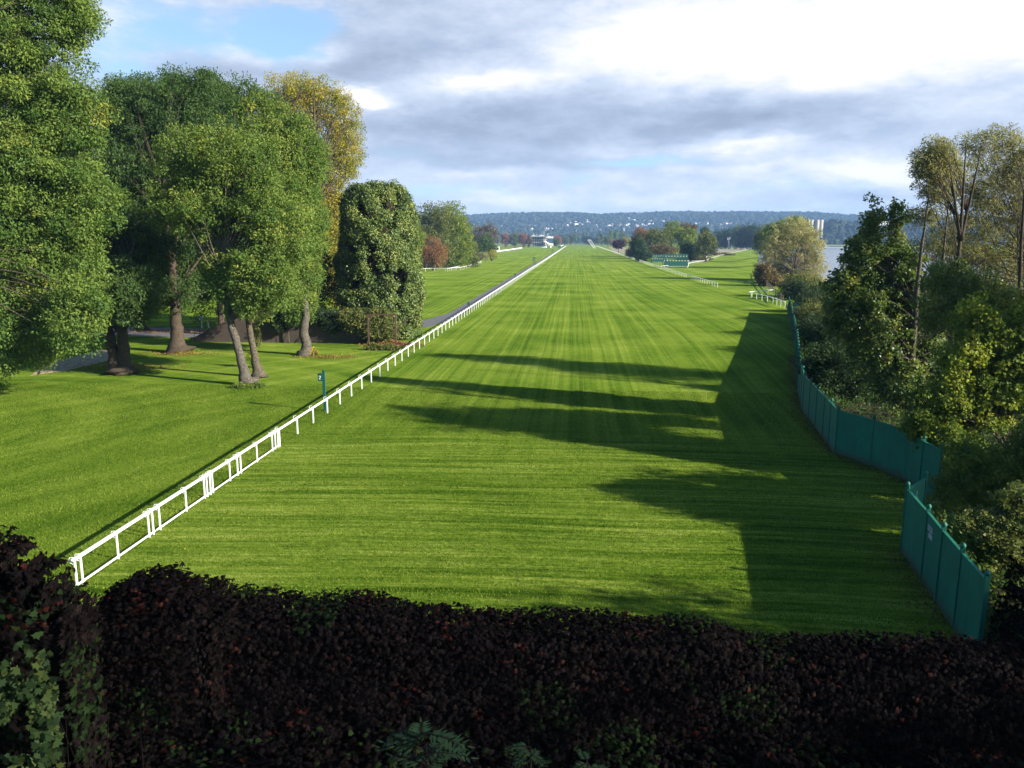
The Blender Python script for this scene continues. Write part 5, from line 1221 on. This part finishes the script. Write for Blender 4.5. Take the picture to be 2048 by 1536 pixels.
for x in np.arange(-13, 20, 1.1):
    surfs.append(((x, 12.2, 1.75), (1.1, 0, 0), (0, 1.7, -1.0), .5)); surfs.append(((x, 13.9, .75), (1.1, 0, 0), (0, 1.8, .25), .4))
mb.add([(-13, 12.0, 1.6), (20, 12.0, 1.6), (20, 14, .55), (-13, 14, .55), (20, 15.8, .5), (-13, 15.8, .5), (-13, 12, -.5), (20, 12, -.5), (-13, 15.8, -.5), (20, 15.8, -.5)], [(0, 1, 2, 3), (3, 2, 4, 5), (0, 6, 7, 1), (5, 4, 9, 8), (6, 8, 9, 7)])
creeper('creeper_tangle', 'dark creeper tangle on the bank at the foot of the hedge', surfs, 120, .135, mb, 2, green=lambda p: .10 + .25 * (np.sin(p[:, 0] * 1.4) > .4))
# pillar with a domed tuft, left of centre
def pbox(x0, x1, y0, y1, z1, bl=.22, z0=.2):
    return [((x0, y0, z0), (x1 - x0, 0, 0), (0, 0, z1 - z0), bl), ((x1, y0, z0), (0, y1 - y0, 0), (0, 0, z1 - z0), bl), ((x0, y1, z0), (0, y0 - y1, 0), (0, 0, z1 - z0), bl), ((x0, y0, z1), (x1 - x0, 0, 0), (0, y1 - y0, 0), bl)]
x0, x1 = xat(150, 15, 1230), xat(392, 15, 1230)
surfs = pbox(x0, x1, 15.0, 16.9, 3.72); xm = xat(290, 15.6, 1180); mb = MB()
for hw, zz in ((.92, 3.98), (.70, 4.15), (.45, 4.28)):
    surfs += pbox(xm - hw, xm + hw, 15.35, 16.5, zz, .13, 3.6); mb.box((xm, 15.95, zz - .25), (hw * 1.5, .8, .3))
mb.box(((x0 + x1) / 2, 15.98, 1.62), (x1 - x0 - .4, 1.5, 3.24))
surfs.append(((x0, 15.2, 3.5), (x1 - x0, 0, 0), (0, 1.7, 0), .15)); surfs.append(((x0, 14.95, 3.2), (x1 - x0, 0, 0), (0, .4, .5), .2)); surfs.append(((x1 - .1, 15.2, 3.3), (.5, 0, -.25), (0, 1.6, 0), .2))
creeper('creeper_pillar', 'creeper covered pillar with a domed tuft of leaves on top, left of the hedge', surfs, 270, .110, mb, 3)
# tall pier at the left edge with a sloping shoulder and a green patch
surfs = []; mb = MB(); yf, yb_ = 12.6, 13.6
px_ = [xat(u_, 12.6, 1200) for u_ in (-800, -110, -40, 15, 62, 100)]
stp = [(px_[i], px_[i + 1], zz) for i, zz in enumerate((6.5, 6.35, 6.1, 5.75, 5.2))]
for xa_, xb_, zz in stp:
    surfs.append(((xa_, yf, .4), (xb_ - xa_, 0, 0), (0, 0, zz - .4), .25)); surfs.append(((xa_, yf, zz), (xb_ - xa_, 0, -.12), (0, yb_ - yf, 0), .22))
    surfs.append(((xb_, yf, zz - .9), (0, yb_ - yf, 0), (0, 0, .9), .2))
    mb.box(((xa_ + xb_) / 2 - .1, (yf + yb_) / 2 + .1, zz / 2 - .2), (xb_ - xa_, yb_ - yf - .4, zz - .4))
surfs.append(((px_[5], yf, .4), (0, yb_ - yf, 0), (0, 0, 4.9), .15))
def gpatch(p):
    return np.clip(1.25 - ((p[:, 0] + 9.7) / 1.1) ** 2 - ((p[:, 2] - 3.6) / .9) ** 2, 0, .7) + np.clip(.8 - ((p[:, 0] + 10.2) / .8) ** 2 - ((p[:, 2] - 5.2) / .5) ** 2, 0, .5)
creeper('creeper_pier', 'tall creeper covered pier at the bottom left corner, with a sloping shoulder', surfs, 185, .135, mb, 4, green=gpatch)
# mound of creeper over the near end of the green fence
e0 = FENCE_NEAR[-1]
surfs = pbox(e0[0] + .35, 21, 19.4, 21.9, 2.1, .3, .1); surfs += pbox(e0[0] + 1.3, 21, 19.8, 23.0, 2.75, .3, .1)
mb = MB(); mb.box(((e0[0] + 21.9) / 2 + .5, 20.1, .8), (21 - e0[0] - 1.4, 2.7, 1.5))
creeper('creeper_mound', 'dark reddish creeper mound swallowing the near end of the green fence', surfs, 190, .115, mb, 5)
# lobed green climber on the pier
def lobed(r, pos, nrm, size):
    n = len(pos); nm = unit(nrm + r.normal(size=(n, 3)) * .45); dn = np.array([0, 0, -1.0]) + r.normal(size=(n, 3)) * .5
    ax = unit(dn - nm * (dn * nm).sum(1, keepdims=True)); sd_ = np.cross(nm, ax); sz = size * r.uniform(.6, 1.3, (n, 1))
    shp = [(0, 0), (.30, .12), (.62, .10), (.42, .42), (.48, .72), (.2, .66), (0, 1.08), (-.2, .66), (-.48, .72), (-.42, .42), (-.62, .10), (-.30, .12)]
    v = np.stack([pos + sd_ * sz * x + ax * sz * y - nm * sz * (abs(x) * .18 + y * .12) for x, y in shp], 1)
    return v.reshape(-1, 3), len(shp)
r = np.random.default_rng(61); n = 1500; d_ = ray(70, 1410); q_ = EYE + d_ * (12.05 / d_[1])
p = np.column_stack([r.normal(q_[0], .62, n), 12.10 - np.abs(r.normal(size=n)) * .2, np.clip(r.normal(q_[2] - .1, .62, n), 2.2, 5.5)]); p = p[p[:, 0] < px_[5] + .3]
p = p[np.sin(p[:, 0] * 4.1 + 1) + np.sin(p[:, 2] * 3.7) + np.sin(p[:, 0] * 2.3 - p[:, 2] * 2.9) > -.7]
c0 = np.array([q_[0], 12.3, 0.0]); t = thing('green_climber', 'fresh green lobed climber leaves over the creeper pier at bottom left', 'climber', c0)
v, k = lobed(r, p - c0, np.tile([0.15, -1, .25], (len(p), 1)), .135)
quads('leaves', v, np.clip(r.normal(.55, .25, len(p)), 0, 1), G_['green_creeper'], t, k)
mb = MB()
for i in range(26):
    x = r.normal(0, .7); mb.tube([(x, .12, .3), (x + r.normal() * .2, .0, 1.6), (x + r.normal() * .4, -.05, 3.4)], [.008, .007, .004], 5)
mb.build('stem', M['thicket'], t)
# compound leaved plants growing on the bank
def pinnate_plant(label, base, n_fronds, L, seed, height, mat='dim_green', tint=.45):
    r = np.random.default_rng(seed); t = thing('compound_leaf_plant', label, 'plant', base); mb = MB(); V, T = [], []
    for f in range(n_fronds):
        a = r.uniform(0, 6.28); h0 = height * (f + 1) / n_fronds; st = np.array([r.normal() * .04, r.normal() * .04, h0])
        d = np.array([math.cos(a), math.sin(a) * .8, .25]); pts = [st + d * L * s - np.array([0, 0, .35 * L * s * s]) for s in np.linspace(0, 1, 6)]
        mb.tube(pts, [.012, .01, .009, .007, .005, .003], 4)
        side = unit(np.cross(d, [0, 0, 1.0])[None])[0]
        for k in range(9):
            s = .2 + .8 * k / 8; q = st + d * L * s - np.array([0, 0, .35 * L * s * s])
            for sg in ((-1, 1) if k < 8 else (0,)):
                ld = unit((side * sg + d * (.55 if sg else 1) + np.array([0, 0, -.15]) + r.normal(size=3) * .1)[None])[0]; ll = L * .36 * (1 - .35 * s) * r.uniform(.85, 1.1)
                wv = unit(np.cross(ld, [0, 0, 1.0])[None])[0] * ll * .14
                V += [q, q + ld * ll * .4 + wv, q + ld * ll, q + ld * ll * .4 - wv]; T.append(np.clip(r.normal(tint, .15), 0, 1))
    mb.tube([(0, 0, -.1), (.03, 0, height * .5), (0, 0, height)], [.03, .022, .012], 6)
    mb.build('stem', M['thicket'], t); quads('leaves', np.array(V), T, G_[mat], t)
    return t
def bankz(y): return 1.75 - (y - 12.2) * .59 if y < 13.9 else .75
for lab, u, v, nf, L, sd_, hh in [('large compound leaved green plant on the bank at bottom centre', 850, 1490, 18, .8, 71, 1.25), ('compound leaved green plant at the lower left of the larger one', 780, 1560, 11, .6, 72, .6), ('small compound leaved plant low on the bank right of the larger one', 1060, 1500, 8, .4, 73, .35), ('little green sprig on the bank at bottom right of centre', 1175, 1530, 8, .4, 74, .3)]:
    d = ray(u, v); q = EYE + d * (12.55 / d[1]); pinnate_plant(lab, (q[0], 12.55, q[2] - hh * .8), nf, L, sd_, hh)

# ------------------------------------------------------------------ real grass blades on the nearest turf
r = np.random.default_rng(91)
n = 900000
y = 17.6 + (62 - 17.6) * r.random(n) ** 1.7; x = r.uniform(-62, 17.5, n)
keep = (x > (y * -.72 - 7)) & (x < y * .6 + 4); x, y = x[keep], y[keep]; n = len(x)
hgt = r.uniform(.03, .085, (n, 1)); ln = r.normal(size=(n, 2)) * .025; sd_ = unit(r.normal(size=(n, 2))); P_ = np.column_stack([x, y, np.full(n, .006)])
v = np.zeros((n, 3, 3)); wd = .010 + .012 * (y / 60)[:, None]
v[:, 0] = P_; v[:, 0, :2] += sd_ * wd; v[:, 1] = P_; v[:, 1, :2] -= sd_ * wd; v[:, 2] = P_; v[:, 2, :2] += ln; v[:, 2, 2:] += hgt
def rows(q, other, seed, lo, hi, k=9):
    rr = np.random.default_rng(seed); o_ = 0
    for _ in range(k):
        o_ = o_ + np.sin(q * rr.uniform(lo, hi) + rr.uniform(0, 6.28) + rr.uniform(.3, 1.0) * np.sin(other * rr.uniform(.08, .5) + rr.uniform(0, 6.28)))
    return o_ / k ** .5
wl = np.clip((y - 40 - 2 * np.sin(x * .3)) / 9, 0, 1) * (x > RX)
lft = x < RX
band = rows(y, x, 3, .8, 9.0) * (1 - wl) + rows(x, y * .12, 4, .6, 4.5) * wl * .8
band = np.where(lft, rows(x * .83 - y * .55, y * .3, 5, .25, 2.2) * .75 + np.sin(np.hypot(x + 44, y - 44) * 1.1 + np.sin(x * .3)) * .45, band)
patch = rows(x, y, 6, .2, 1.6, 5) * rows(y, x, 7, .2, 1.6, 5)
G_['grass'] = leaf_mat('grass_blades', [(0, (.020, .056, .003)), (.5, (.106, .166, .014)), (1, (.265, .31, .055))], .35, .8, .0)
tag(quads('grass', v.reshape(-1, 3), np.clip(r.normal(.44, .21, n) + .17 * band + .07 * patch, 0, 1), G_['grass'], None, 3), 'short mown grass blades of the nearest turf', None, None, 'stuff')

# ------------------------------------------------------------------ air
mb = MB(); mb.box((600, 3300, 98), (17200, 7900, 208))
m = bpy.data.materials.new('air'); m.use_nodes = True; nt = m.node_tree; nt.nodes.clear()
pv = nt.nodes.new('ShaderNodeVolumePrincipled'); pv.inputs['Color'].default_value = (.34, .58, 1, 1); pv.inputs['Density'].default_value = .00009; pv.inputs['Anisotropy'].default_value = .0
nt.links.new(pv.outputs[0], nt.nodes.new('ShaderNodeOutputMaterial').inputs['Volume'])
tag(mb.build('haze', m), kind='stuff')
